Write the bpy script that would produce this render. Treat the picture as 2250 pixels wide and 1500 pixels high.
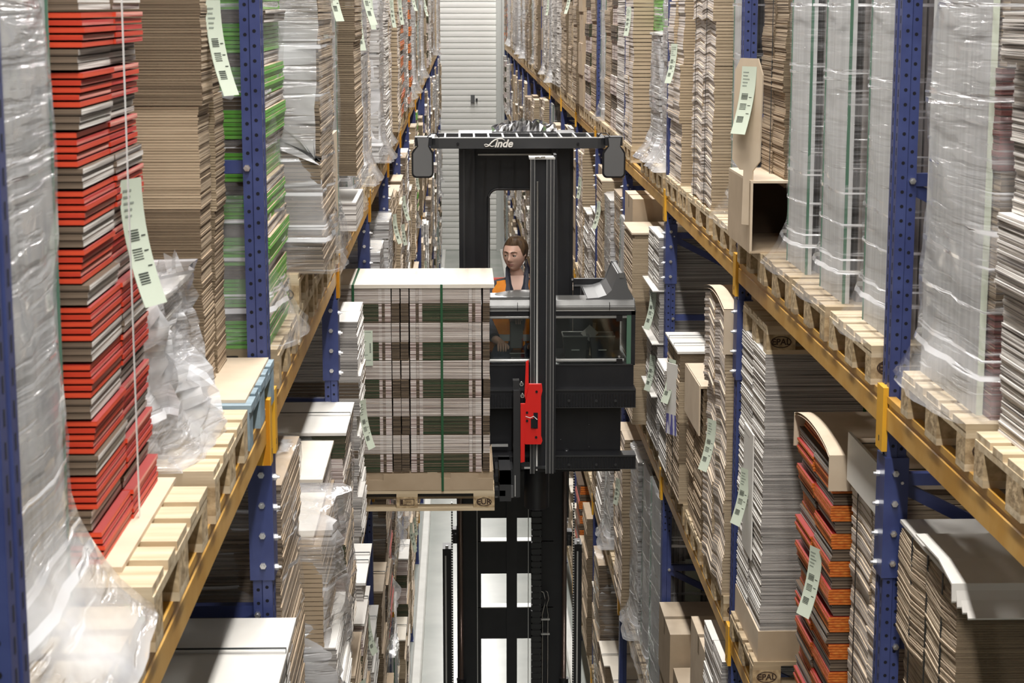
import bpy, math, random
from mathutils import Vector, Matrix
sc = bpy.context.scene
for o in list(bpy.data.objects): bpy.data.objects.remove(o)
COL = sc.collection
PI = math.pi
# ------------------------------------------------------------------ camera
F, CX, CY = 4190.0, 1125.0, 750.0
TH = math.atan(740 / F); PS = math.atan(114.5 / F * math.cos(TH))
CAM = Vector((0, 0, 8.5))
FW = Vector((math.sin(PS) * math.cos(TH), math.cos(PS) * math.cos(TH), -math.sin(TH)))
RT = Vector((math.cos(PS), -math.sin(PS), 0)); UP = RT.cross(FW)
cd = bpy.data.cameras.new('camera'); cam = bpy.data.objects.new('camera', cd); COL.objects.link(cam)
m = Matrix((RT, UP, -FW)).transposed().to_4x4(); m.translation = CAM
cam.matrix_world = m
cd.lens = F / 2250 * 36; cd.sensor_width = 36; cd.clip_end = 300; cd.clip_start = .1
cd.dof.use_dof = True; cd.dof.focus_distance = 13.0; cd.dof.aperture_fstop = 13
sc.camera = cam
def at(px, py, Y):
    d = FW + RT * (px - CX) / F + UP * (CY - py) / F
    return CAM + d * (Y / d.y)
# ------------------------------------------------------------------ world, exposure
w = bpy.data.worlds.new('world'); sc.world = w; w.use_nodes = True
w.node_tree.nodes['Background'].inputs[0].default_value = (.9, .95, 1, 1)
w.node_tree.nodes['Background'].inputs[1].default_value = .25
sc.view_settings.view_transform = 'Standard'; sc.view_settings.look = 'None'
sc.view_settings.gamma = 1; sc.view_settings.use_curve_mapping = False
sc.view_settings.exposure = 1.5
LAMP_W = 68.0          # watts of every tube fitting over the aisle
AISLE_L, AISLE_R, AISLE_C = -.67, 1.50, .415
LAMP_Z = 12.4
# ------------------------------------------------------------------ materials
def new_mat(name, col=(.5, .5, .5), rough=.6, metal=0.0, **kw):
    mt = bpy.data.materials.new(name); mt.use_nodes = True
    b = mt.node_tree.nodes['Principled BSDF']
    b.inputs['Base Color'].default_value = (*col, 1); b.inputs['Roughness'].default_value = rough
    b.inputs['Metallic'].default_value = metal
    for k, v in kw.items(): b.inputs[k.replace('_', ' ')].default_value = v
    return mt
def N(mt, t, **kw):
    n = mt.node_tree.nodes.new(t)
    for k, v in kw.items():
        if k in n.inputs.keys() if hasattr(n.inputs, 'keys') else False: n.inputs[k].default_value = v
        else: setattr(n, k, v)
    return n
def noise_mat(name, c1, c2, scale=(1, 1, 1), ns=5.0, rough=.7, lo=.35, hi=.65, bump=0.0, detail=3.0, metal=0.0, mid=None, coords='Object', distort=0.0):
    """two or three colours mixed by a stretched noise: edges of board, wood grain, grime"""
    mt = new_mat(name, c1, rough, metal); nt = mt.node_tree; L = nt.links.new
    tc = nt.nodes.new('ShaderNodeTexCoord'); mp = nt.nodes.new('ShaderNodeMapping'); mp.inputs['Scale'].default_value = scale
    no = nt.nodes.new('ShaderNodeTexNoise'); no.inputs['Scale'].default_value = ns; no.inputs['Detail'].default_value = detail
    no.inputs['Distortion'].default_value = distort
    cr = nt.nodes.new('ShaderNodeValToRGB'); e = cr.color_ramp.elements
    e[0].position = lo; e[0].color = (*c1, 1); e[1].position = hi; e[1].color = (*c2, 1)
    if mid: k = e.new((lo + hi) / 2); k.color = (*mid, 1)
    L(tc.outputs[coords], mp.inputs[0]); L(mp.outputs[0], no.inputs['Vector']); L(no.outputs['Fac'], cr.inputs[0])
    L(cr.outputs[0], nt.nodes['Principled BSDF'].inputs['Base Color'])
    if bump:
        bp = nt.nodes.new('ShaderNodeBump'); bp.inputs['Strength'].default_value = bump; bp.inputs['Distance'].default_value = .01
        L(no.outputs['Fac'], bp.inputs['Height']); L(bp.outputs[0], nt.nodes['Principled BSDF'].inputs['Normal'])
    return mt
def edge_mat(name, dark, light, z=170, lo=.36, hi=.56, mid=None, rough=.75):
    return noise_mat(name, dark, light, (1.2, 1.2, z), 1.0, rough, lo, hi, .25, 4.0, mid=mid)
def film_mat(name, lo=.10, hi=.55, tint=(.9, .9, .92), streak=.5):
    """clear stretch film: milky folds, thin white streaks painted as glints, wrinkled normals"""
    mt = bpy.data.materials.new(name); mt.use_nodes = True; nt = mt.node_tree; L = nt.links.new
    b = nt.nodes['Principled BSDF']; b.inputs['Base Color'].default_value = (*tint, 1); b.inputs['Roughness'].default_value = .14
    b.inputs['Specular IOR Level'].default_value = 1.0; b.inputs['Coat Weight'].default_value = .8; b.inputs['Coat Roughness'].default_value = .06
    tr = nt.nodes.new('ShaderNodeBsdfTransparent'); mx = nt.nodes.new('ShaderNodeMixShader'); tc = nt.nodes.new('ShaderNodeTexCoord')
    def noise(rot, scl, ns, det, dist):
        mp = nt.nodes.new('ShaderNodeMapping'); mp.inputs['Rotation'].default_value = rot; mp.inputs['Scale'].default_value = scl
        no = nt.nodes.new('ShaderNodeTexNoise'); no.inputs['Scale'].default_value = ns; no.inputs['Detail'].default_value = det; no.inputs['Distortion'].default_value = dist
        L(tc.outputs['Object'], mp.inputs[0]); L(mp.outputs[0], no.inputs['Vector']); return no.outputs['Fac']
    def rng(sock, a, b_, c, d):
        mr = nt.nodes.new('ShaderNodeMapRange'); mr.inputs[1].default_value = a; mr.inputs[2].default_value = b_; mr.inputs[3].default_value = c; mr.inputs[4].default_value = d
        L(sock, mr.inputs[0]); return mr.outputs[0]
    def math_(op, a, b_):
        m_ = nt.nodes.new('ShaderNodeMath'); m_.operation = op; m_.use_clamp = op == 'ADD'; L(a, m_.inputs[0]); L(b_, m_.inputs[1]); return m_.outputs[0]
    milky = noise((.3, .3, 0), (1, 1, 3), 2.0, 4, .6); fine = noise((.35, -.3, 0), (.7, .7, 14), 2.6, 5, .3); fine2 = noise((-.55, .5, 0), (.25, .25, 22), 1.6, 1, .15)
    f = math_('ADD', rng(milky, .38, .72, lo, hi), math_('ADD', rng(fine, .60, .68, 0, streak), rng(fine2, .66, .69, 0, streak * 1.6)))  # thin opaque streaks, painted white in place of glints on the film
    bp = nt.nodes.new('ShaderNodeBump'); bp.inputs['Strength'].default_value = 1; bp.inputs['Distance'].default_value = .03
    L(math_('ADD', fine, milky), bp.inputs['Height']); L(bp.outputs[0], b.inputs['Normal']); L(bp.outputs[0], b.inputs['Coat Normal'])
    L(f, mx.inputs[0]); L(tr.outputs[0], mx.inputs[1]); L(b.outputs[0], mx.inputs[2]); L(mx.outputs[0], nt.nodes['Material Output'].inputs[0])
    return mt
M = {}
M['blue'] = noise_mat('rack_blue_paint', (.040, .055, .175), (.055, .075, .215), (1, 1, 1), 9, .38)
M['hole'] = new_mat('punched_hole', (.006, .006, .012), .9)
M['orange_beam'] = noise_mat('beam_orange_paint', (.60, .31, .05), (.72, .43, .12), (2, 2, 2), 3, .33)
M['yellow'] = new_mat('bracket_yellow_paint', (.80, .42, .03), .4)
M['bolt'] = new_mat('zinc_bolt', (.75, .75, .76), .28, .9)
M['pine'] = noise_mat('pine_board', (.50, .38, .23), (.72, .60, .42), (1, 14, 14), 2.0, .7, .3, .7, .3)
M['pine_old'] = noise_mat('weathered_pine', (.27, .20, .12), (.54, .42, .27), (1, 10, 10), 2.0, .8, .3, .7, .4)
M['block'] = noise_mat('pressed_wood_block', (.34, .24, .13), (.62, .47, .28), (8, 8, 8), 4, .85, .35, .65, .5)
M['blue_pine'] = noise_mat('blue_painted_pine', (.16, .24, .30), (.34, .44, .50), (1, 8, 8), 2.5, .6, .3, .7, .2)
M['stamp'] = new_mat('branding_ink', (.055, .03, .018), .8)
M['kraft'] = noise_mat('kraft_board', (.43, .325, .215), (.50, .385, .265), (3, 3, 3), 2, .75, .3, .7)
M['kraft_light'] = noise_mat('pale_kraft_board', (.60, .48, .35), (.68, .56, .42), (3, 3, 3), 2, .7, .3, .7)
M['kraft_edge'] = edge_mat('kraft_board_edges', (.13, .085, .05), (.56, .44, .31), 150, mid=(.36, .27, .18))
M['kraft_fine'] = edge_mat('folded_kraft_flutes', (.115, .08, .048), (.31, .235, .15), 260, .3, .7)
M['kraft_sand'] = edge_mat('sand_kraft_flutes', (.30, .225, .14), (.56, .44, .30), 240, .3, .6)
M['grey_edge'] = edge_mat('white_lined_edges', (.14, .12, .11), (.86, .81, .76), 150, .38, .55, mid=(.50, .45, .41))
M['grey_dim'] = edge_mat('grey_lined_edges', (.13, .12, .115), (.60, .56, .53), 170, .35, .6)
M['pink_edge'] = edge_mat('pink_printed_edges', (.20, .14, .12), (.80, .73, .69), 160, .36, .6, mid=(.58, .46, .44))
M['brown_edge'] = edge_mat('brown_printed_edges', (.045, .032, .022), (.16, .115, .075), 190, .35, .65)
M['green_brown'] = edge_mat('green_brown_edges', (.018, .050, .018), (.15, .115, .075), 210, .38, .66, mid=(.050, .050, .028))
M['white_board'] = noise_mat('white_lined_board', (.74, .71, .66), (.80, .78, .74), (2, 2, 2), 1.5, .5)
M['grey_board'] = noise_mat('grey_lined_board', (.50, .50, .50), (.60, .60, .595), (30, 30, .6), 1.0, .55, .4, .6)
M['fluted_board'] = noise_mat('fluted_board', (.16, .14, .13), (.38, .35, .33), (24, 24, .5), 1.0, .6, .4, .6)
M['cream_lid'] = noise_mat('cream_lid_board', (.78, .71, .60), (.83, .77, .68), (2, 2, 2), 1.5, .6)
M['red'] = noise_mat('red_printed_board', (.62, .035, .012), (.85, .09, .03), (2, 2, 90), 1, .5)
M['red_edge'] = edge_mat('red_lined_edges', (.55, .03, .02), (.90, .40, .32), 130, .42, .64)
M['red_dark'] = new_mat('red_groove_shade', (.30, .015, .01), .6)  # sheet tops coloured darker to paint shade into the grooves
M['white_edge'] = edge_mat('pale_cut_edges', (.42, .34, .28), (.84, .76, .70), 90, .3, .6)
M['brown_gap'] = edge_mat('dark_brown_edges', (.055, .035, .022), (.22, .16, .11), 140)
M['orange'] = noise_mat('orange_printed_board', (.60, .12, .015), (.80, .27, .05), (40, 40, 90), 1, .45)
M['green'] = noise_mat('green_printed_board', (.10, .40, .035), (.25, .62, .11), (2, 2, 90), 1, .45)
M['foil'] = noise_mat('silver_wrapped_board', (.30, .28, .27), (.72, .71, .70), (2, 2, 24), 2, .3, .35, .65, .6)
M['maroon'] = edge_mat('maroon_printed_edges', (.09, .018, .015), (.24, .06, .045), 180)
M['dark_inside'] = new_mat('unlit_board_inside', (.10, .065, .04), .9)  # dark colour paints in the shade inside the carton and between sheets
M['brown_wrap'] = edge_mat('brown_flutes', (.07, .05, .035), (.30, .23, .165), 120)
M['film'] = film_mat('stretch_film', .06, .40, streak=.5)
M['film_thick'] = film_mat('layered_stretch_film', .22, .80, streak=.45)
M['film_clear'] = film_mat('thin_stretch_film', .04, .22, streak=.4)
M['tag'] = new_mat('pale_green_paper', (.66, .73, .60), .6)
M['ink'] = new_mat('black_ink', (.04, .05, .04), .8)
M['faded_ink'] = new_mat('grey_ink', (.30, .34, .29), .8)
M['strap_green'] = new_mat('green_strap', (.02, .10, .04), .35)
M['strap_black'] = new_mat('black_strap', (.015, .02, .02), .4)
M['strap_white'] = new_mat('white_strap', (.8, .8, .78), .4)
M['black'] = noise_mat('truck_black_paint', (.0105, .011, .014), (.015, .0155, .018), (1, 1, 1), 6, .42)
M['black_gloss'] = new_mat('gloss_black', (.012, .012, .014), .2)
M['charcoal'] = new_mat('charcoal_steel', (.035, .036, .038), .38)
M['grey_plastic'] = new_mat('grey_plastic', (.115, .117, .12), .45)
M['silver_grey'] = new_mat('satin_grey', (.17, .17, .165), .35, .2)
M['steel'] = new_mat('bright_steel', (.78, .77, .74), .2, 1.0)
M['edge_metal'] = new_mat('pale_edge_metal', (.62, .62, .60), .35, .3)  # one even pale metal for rails, slats, trim and thin edge lines
M['truck_red'] = new_mat('truck_red_paint', (.80, .02, .015), .35)
M['glass'] = None
M['floor'] = noise_mat('polished_concrete', (.36, .39, .36), (.44, .46, .43), (1, 1, 1), 1.2, .22)
M['roof'] = new_mat('grey_roof_panel', (.30, .30, .29), .8)
M['wall'] = new_mat('warehouse_wall_panel', (.60, .61, .58), .6)
M['door_slat'] = noise_mat('white_lacquered_slat', (.89, .88, .84), (.92, .91, .87), (1, 1, 1), .8, .45)
M['door_joint'] = new_mat('slat_joint', (.52, .53, .50), .6)
M['kerb'] = noise_mat('white_guide_rail_paint', (.80, .80, .76), (.88, .88, .84), (1, 1, 1), 4, .5)
M['skin'] = new_mat('skin', (.70, .44, .34), .45, 0, Subsurface_Weight=.1)
M['lip'] = new_mat('lip', (.52, .25, .21), .4)
M['hair'] = noise_mat('brown_hair', (.035, .018, .009), (.13, .075, .035), (30, 30, 4), 2, .5, .3, .7, .6)
M['vest'] = noise_mat('orange_vest_cloth', (.85, .24, .015), (.92, .32, .02), (6, 6, 6), 2, .7, .3, .7, .3)
M['reflect'] = new_mat('reflective_tape', (.55, .56, .56), .35, .3)
M['shirt'] = new_mat('dark_blue_shirt', (.02, .022, .035), .85)
M['sleeve'] = new_mat('slate_jacket', (.07, .075, .10), .85)
M['denim'] = noise_mat('dark_denim', (.02, .025, .045), (.05, .06, .10), (20, 20, 20), 3, .85)
M['eye'] = new_mat('eye_white', (.7, .68, .65), .2)
M['iris'] = new_mat('iris', (.05, .03, .02), .2)
g = bpy.data.materials.new('cab_glass'); g.use_nodes = True; nt = g.node_tree
gb = nt.nodes.new('ShaderNodeBsdfGlossy'); gb.inputs['Roughness'].default_value = .03
gt = nt.nodes.new('ShaderNodeBsdfTransparent'); gt.inputs[0].default_value = (.90, .93, .91, 1)
gm = nt.nodes.new('ShaderNodeMixShader'); fr = nt.nodes.new('ShaderNodeFresnel'); fr.inputs[0].default_value = 1.5
nt.links.new(fr.outputs[0], gm.inputs[0]); nt.links.new(gt.outputs[0], gm.inputs[1]); nt.links.new(gb.outputs[0], gm.inputs[2])
nt.links.new(gm.outputs[0], nt.nodes['Material Output'].inputs[0]); M['glass'] = g
em = new_mat('lamp_diffuser', (.9, .9, .9), .5)
em.node_tree.nodes['Principled BSDF'].inputs['Emission Color'].default_value = (1, .98, .94, 1)
em.node_tree.nodes['Principled BSDF'].inputs['Emission Strength'].default_value = 6; M['lamp'] = em
M['violet_print'] = noise_mat('violet_brush_print', (.75, .74, .78), (.13, .13, .38), (30, 30, 3), 1.5, .5, .45, .52)
M['green_glass'] = new_mat('green_glass_edge', (.10, .20, .14), .15)
M['copper'] = new_mat('copper_pipe', (.55, .38, .32), .3, .6)
M['piston_steel'] = new_mat('brown_steel_piston', (.20, .15, .13), .2, .8)
M['foil_bag'] = new_mat('silver_foil', (.55, .55, .56), .16, 1.0)
M['seat_cloth'] = new_mat('red_seat_cloth', (.45, .035, .02), .7)
# ------------------------------------------------------------------ mesh helpers
class MB:
    def __init__(s): s.v = []; s.f = []; s.m = []; s.mats = []; s.smooth = []
    def mi(s, k):
        if k not in s.mats: s.mats.append(k)
        return s.mats.index(k)
    def face(s, idx, k, sm=False): s.f.append(idx); s.m.append(s.mi(k)); s.smooth.append(sm)
    def box(s, x0, x1, y0, y1, z0, z1, k, ky=None, kz=None, tr=None):
        """k on the +-X faces, ky on +-Y, kz on +-Z"""
        ky = ky or k; kz = kz or k; b = len(s.v)
        P = [(x0, y0, z0), (x1, y0, z0), (x1, y1, z0), (x0, y1, z0), (x0, y0, z1), (x1, y0, z1), (x1, y1, z1), (x0, y1, z1)]
        if tr: P = [tuple(tr(Vector(p))) for p in P]
        s.v += P
        for q, kk in (((0, 3, 2, 1), kz), ((4, 5, 6, 7), kz), ((0, 1, 5, 4), ky), ((2, 3, 7, 6), ky), ((1, 2, 6, 5), k), ((3, 0, 4, 7), k)):
            s.face(tuple(b + i for i in q), kk)
        return s
    def quad(s, pts, k):
        b = len(s.v); s.v += [tuple(p) for p in pts]; s.face(tuple(range(b, b + len(pts))), k); return s
    def prism(s, prof, a, axis, l0, l1, k):
        """closed 2-D profile extruded along axis ('x','y','z') from l0 to l1"""
        n = len(prof); b = len(s.v)
        def pt(p, l):
            return {'x': (l, p[0], p[1]), 'y': (p[0], l, p[1]), 'z': (p[0], p[1], l)}[axis]
        for l in (l0, l1): s.v += [pt(p, l) for p in prof]
        for i in range(n):
            j = (i + 1) % n; s.face((b + i, b + j, b + n + j, b + n + i), k)
        s.face(tuple(b + i for i in range(n)), k); s.face(tuple(b + n + i for i in reversed(range(n))), k)
        return s
    def tube(s, pts, r, k, n=8, cap=True):
        pts = [Vector(p) for p in pts]; b = len(s.v); rs = r if isinstance(r, (list, tuple)) else [r] * len(pts)
        for i, p in enumerate(pts):
            d = (pts[min(i + 1, len(pts) - 1)] - pts[max(i - 1, 0)]).normalized()
            a = d.cross(Vector((0, 0, 1))); a = a.normalized() if a.length > .05 else Vector((1, 0, 0)); c = d.cross(a)
            for j in range(n): t = 2 * PI * j / n; s.v.append(tuple(p + (a * math.cos(t) + c * math.sin(t)) * rs[i]))
        for i in range(len(pts) - 1):
            for j in range(n):
                q = (j + 1) % n; s.face((b + i * n + j, b + i * n + q, b + (i + 1) * n + q, b + (i + 1) * n + j), k, True)
        if cap:
            s.face(tuple(b + j for j in range(n)), k); s.face(tuple(b + (len(pts) - 1) * n + j for j in reversed(range(n))), k)
        return s
    def grid(s, P, k, sm=True, close=False):
        b = len(s.v); R = len(P); C = len(P[0])
        for row in P: s.v += [tuple(p) for p in row]
        for i in range(R - 1):
            for j in range(C if close else C - 1):
                q = (j + 1) % C; s.face((b + i * C + j, b + i * C + q, b + (i + 1) * C + q, b + (i + 1) * C + j), k, sm)
        return s
    def mesh(s, name):
        me = bpy.data.meshes.new(name); me.from_pydata(s.v, [], s.f)
        for k in s.mats: me.materials.append(M[k])
        me.polygons.foreach_set('material_index', s.m); me.polygons.foreach_set('use_smooth', s.smooth); me.update()
        return me
    def build(s, name, parent=None, loc=None, bevel=0):
        return link(name, s.mesh(name), parent, loc, bevel)
def link(name, me, parent=None, loc=None, bevel=0):
    o = bpy.data.objects.new(name, me); COL.objects.link(o)
    if parent: o.parent = parent
    if loc: o.location = loc
    if bevel:
        b = o.modifiers.new('bevel', 'BEVEL'); b.width = bevel; b.segments = 2; b.limit_method = 'ANGLE'
    return o
def empty(name, loc=(0, 0, 0), rz=0):
    o = bpy.data.objects.new(name, None); COL.objects.link(o); o.location = loc; o.rotation_euler.z = rz; o.empty_display_size = .1
    return o
def tag(o, label, cat, group=None, kind=None):
    o['label'] = label; o['category'] = cat
    if group: o['group'] = group
    if kind: o['kind'] = kind
    return o
KIDS = {}
def kids(o): return [c for c in bpy.data.objects if c.parent == o]
def copy_tree(spec, loc, rz=0, scale=(1, 1, 1)):
    """spec = (root object, [(child,[grandchildren])...])"""
    r = spec[0].copy(); COL.objects.link(r); r.location = loc; r.rotation_euler.z = rz; r.scale = scale
    for ch, gs in spec[1]:
        c = ch.copy(); COL.objects.link(c); c.parent = r
        for g_ in gs: d = g_.copy(); COL.objects.link(d); d.parent = c
    return r
def text_mesh(txt, size, shear=0, extrude=.001, align='CENTER', bold=0.0):
    cu = bpy.data.curves.new('t', 'FONT'); cu.body = txt; cu.size = size; cu.shear = shear; cu.extrude = extrude; cu.offset = bold; cu.align_x = align; cu.align_y = 'CENTER'
    o = bpy.data.objects.new('t', cu); COL.objects.link(o); bpy.context.view_layer.update()
    me = bpy.data.meshes.new_from_object(o.evaluated_get(bpy.context.evaluated_depsgraph_get()))
    bpy.data.objects.remove(o); return me
ORD = ['first', 'second', 'third', 'fourth', 'fifth', 'sixth', 'seventh', 'eighth', 'ninth', 'tenth', 'eleventh', 'twelfth',
       'thirteenth', 'fourteenth', 'fifteenth', 'sixteenth', 'seventeenth', 'eighteenth', 'nineteenth']
SIDE = {'L': 'left', 'R': 'right'}
LEV = {'A': 7.14, 'B': 5.04, 'C': 2.94, 'D': .84}
LN = {'A': 'upper', 'B': 'middle', 'C': 'lower', 'D': 'lowest'}
PITCH, Y1, NB = 3.65, 6.6, 17
def YP(k): return Y1 + PITCH * (k - 1) - (.15 if k == 0 else 0)          # depth of upright k, k = 0 .. 17
# which of the four places of every bay the photograph shows something of (bit per place): loads, then pallets
SHOWN = [[0, 14, 15, 15, 15, 15, 15, 15, 15, 3, 15, 13, 5, 15, 1, 5, 0, 0, 15, 15, 15, 15, 15, 13, 15, 15, 15, 13, 13, 14, 7, 7,
     0, 15, 15, 7, 0, 8, 1, 15, 15, 12, 15, 15, 14, 12, 14, 13, 0, 0, 12, 15, 7, 3, 0, 0, 0, 0, 15, 5, 14, 15, 7, 1,
     0, 0, 8, 15, 15, 15, 15, 15, 15, 15, 15, 7, 7, 15, 15, 14, 0, 0, 8, 15, 15, 7, 11, 6, 12, 15, 15, 15, 11, 10, 15, 15,
     0, 1, 14, 15, 0, 5, 0, 0, 0, 15, 15, 15, 3, 3, 0, 8, 0, 0, 0, 15, 15, 7, 0, 0, 0, 8, 12, 3, 13, 13, 15, 13],
    [0, 14, 15, 15, 15, 15, 15, 15, 15, 15, 15, 7, 11, 10, 9, 10, 0, 0, 15, 15, 15, 15, 15, 15, 13, 0, 6, 0, 13, 0, 2, 1,
     0, 15, 15, 15, 0, 8, 1, 15, 0, 8, 1, 0, 4, 1, 0, 8, 0, 0, 12, 15, 7, 15, 1, 0, 0, 0, 0, 0, 0, 7, 0, 0,
     0, 0, 8, 15, 15, 15, 15, 15, 15, 15, 15, 15, 15, 15, 15, 15, 0, 0, 8, 15, 15, 7, 11, 6, 0, 0, 0, 0, 0, 8, 15, 15,
     0, 1, 14, 15, 3, 5, 0, 0, 0, 6, 14, 15, 14, 9, 0, 0, 0, 0, 0, 15, 15, 7, 0, 0, 0, 0, 0, 0, 0, 0, 0, 12]]
def shown(side, lv, k, s=None, t=0):
    n = SHOWN[t][('LR'.index(side) * 4 + 'ABCD'.index(lv)) * 16 + k - 1]
    return n if s is None else n >> s & 1
# ------------------------------------------------------------------ setting
def structure(o): o['kind'] = 'structure'; return o
mb = MB(); mb.box(-14, 16, -12, 67, -.1, 0, 'floor'); structure(mb.build('floor'))
mb = MB(); mb.box(-14, 16, -12, 67, 13.2, 13.4, 'roof'); structure(mb.build('ceiling'))
mb = MB(); mb.box(-14.2, -14, -12, 67, 0, 13.2, 'roof'); structure(mb.build('wall_left'))
mb = MB(); mb.box(16, 16.2, -12, 67, 0, 13.2, 'roof'); structure(mb.build('wall_right'))
mb = MB(); mb.box(-14, 16, -12.2, -12, 0, 13.2, 'wall'); structure(mb.build('wall_front'))
mb = MB(); mb.box(-14, -1.7, 66.6, 66.8, 0, 13.2, 'wall'); mb.box(1.24, 16, 66.6, 66.8, 0, 13.2, 'wall'); mb.box(-1.7, 1.24, 66.6, 66.8, 12.6, 13.2, 'wall')
mb.box(1.24, 1.52, 66.3, 66.6, 0, 13.2, 'wall'); mb.box(1.34, 1.42, 66.26, 66.3, 0, 13.2, 'wall'); structure(mb.build('wall_back'))
mb = MB(); z = 0; i = 0
while z < 12.6:
    z1 = min(z + .20, 12.6)
    prof = [(66.65, z), (66.626, z + .02), (66.62, z + .10), (66.626, z1 - .03), (66.65, z1 - .012)]
    mb.prism([(p[0], p[1]) for p in prof] + [(66.72, z1), (66.72, z)], 0, 'x', -1.7, 1.24, 'door_slat')
    mb.box(-1.7, 1.24, 66.64, 66.7, z1 - .014, z1, 'door_joint'); z = z1; i += 1
d1 = structure(mb.build('door_1'))
mb = MB(); mb.box(.36, .50, 66.5, 66.6, 5.15, 5.42, 'grey_plastic'); mb.box(.53, .60, 66.52, 66.6, 5.2, 5.3, 'charcoal'); mb.build('door_lock', d1)
for sx, nm in ((-.66, 'left'), (1.36, 'right')):
    mb = MB(); mb.prism([(sx, 0), (sx + .13, 0), (sx + .13, .09), (sx + .11, .11), (sx + .02, .11), (sx, .09)], 0, 'y', -5, 66, 'kerb')
    k = mb.build('guide_rail'); tag(k, 'white painted steel guide rail along the foot of the %s rack' % nm, 'guide rail', 'floor guide rails')
# lamps over the aisle
mbf = MB(); mbf.box(-.14, .14, -1.3, 1.3, .02, .09, 'grey_plastic'); fr_me = mbf.mesh('frame')
mbd = MB(); mbd.box(-.12, .12, -1.27, 1.27, 0, .02, 'lamp'); df_me = mbd.mesh('diffuser')
mbs = MB(); mbs.tube([(0, -1, .09), (0, -1, .8)], .006, 'steel', 6); mbs.tube([(0, 1, .09), (0, 1, .8)], .006, 'steel', 6); su_me = mbs.mesh('suspension_wire')
ld = bpy.data.lights.new('tube_light', 'AREA'); ld.shape = 'RECTANGLE'; ld.size = .24; ld.size_y = 2.5; ld.energy = LAMP_W; ld.color = (1, .97, .93)
for i in range(21):
    e_ = empty('ceiling_light', (AISLE_C, -6.0 + i * 3.5, LAMP_Z)); tag(e_, 'long suspended tube light fitting above the aisle', 'ceiling light', 'tube lights over the aisle')
    link('frame', fr_me, e_); link('diffuser', df_me, e_); link('suspension_wire', su_me, e_)
    lo = bpy.data.objects.new('tube_light', ld); COL.objects.link(lo); lo.parent = e_; lo.location = (0, 0, -.02)
# ------------------------------------------------------------------ racking
def post_mesh(near):
    """upright profile, local +X towards the aisle (front face at x=0), +-Y flat sides"""
    mb = MB(); D = .10; Wd = .07
    prof = [(-Wd, 0), (-Wd * .55, 0), (-Wd * .5, -.008), (-.002, -.008), (0, -.006), (0, .036), (-.012, .04), (-.012, .06), (0, .064), (0, D + .006), (-.002, D + .008), (-Wd * .5, D + .008), (-Wd * .55, D), (-Wd, D)]
    mb.prism([(p[0], p[1] - D / 2) for p in prof], 0, 'z', 0, 12.0, 'blue')
    if near:
        z = 4.6
        while z < 10.2:
            for cx, yy in ((-.052, -D / 2 - .0006), (-.020, -D / 2 - .0086), (-.052, D / 2 + .0006), (-.020, D / 2 + .0086)):
                ring = [(cx + .0065 * math.cos(t * PI / 4), yy, z + .0065 * math.sin(t * PI / 4) + (.012 if abs(cx) < .03 else 0)) for t in range(8)]
                mb.quad(ring if yy < 0 else ring[::-1], 'hole')
            for cy in (-.030, .034):
                mb.box(-.002, .0006, cy - .0045, cy + .0045, z - .013, z + .013, 'hole')
            z += .05
    return mb.mesh('post')
PM = {True: post_mesh(True), False: post_mesh(False)}
mb = MB(); mb.box(-.078, .008, -.066, .066, -.22, .22, 'blue'); SPL = mb.mesh('splice_sleeve')
def bolt_mesh(axis):
    mb = MB(); ring = [(.012 * math.cos(t * PI / 3), .012 * math.sin(t * PI / 3)) for t in range(6)]
    if axis == 'y': mb.prism([(p[0], p[1]) for p in ring], 0, 'y', -.012, 0, 'bolt'); mb.prism([(p[0] * .5, p[1] * .5) for p in ring], 0, 'y', -.02, -.01, 'bolt')
    else: mb.prism([(p[0], p[1]) for p in ring], 0, 'x', 0, .012, 'bolt'); mb.prism([(p[0] * .5, p[1] * .5) for p in ring], 0, 'x', .01, .022, 'bolt')
    return mb.mesh('bolt')
BY, BX = bolt_mesh('y'), bolt_mesh('x')
mb = MB(); mb.box(-1.03, -.05, -.02, .02, -.022, .022, 'blue'); HB = mb.mesh('brace')
def diag(dz):
    mb = MB(); a = Vector((-.05, 0, 0)); b = Vector((-1.03, 0, dz)); d = (b - a).normalized(); n = Vector((-d.z, 0, d.x)) * .022
    for y0, y1 in ((-.02, .012),):
        P = [a + n, b + n, b - n, a - n]; mb.prism([(p.x, p.z) for p in P], 0, 'y', y0, y1, 'blue')
    return mb.mesh('brace')
DB = {1: diag(-.50)}
mb = MB(); mb.box(-.12, .03, -.09, .09, 0, .012, 'blue'); FOOT = mb.mesh('foot_plate')
HZ = {'L': [6.36, 5.76, 6.96, 7.95, 8.9, 4.9, 4.3, 3.3], 'R': [6.83, 6.22, 7.9, 8.9, 4.9, 4.3, 3.3]}
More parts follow.
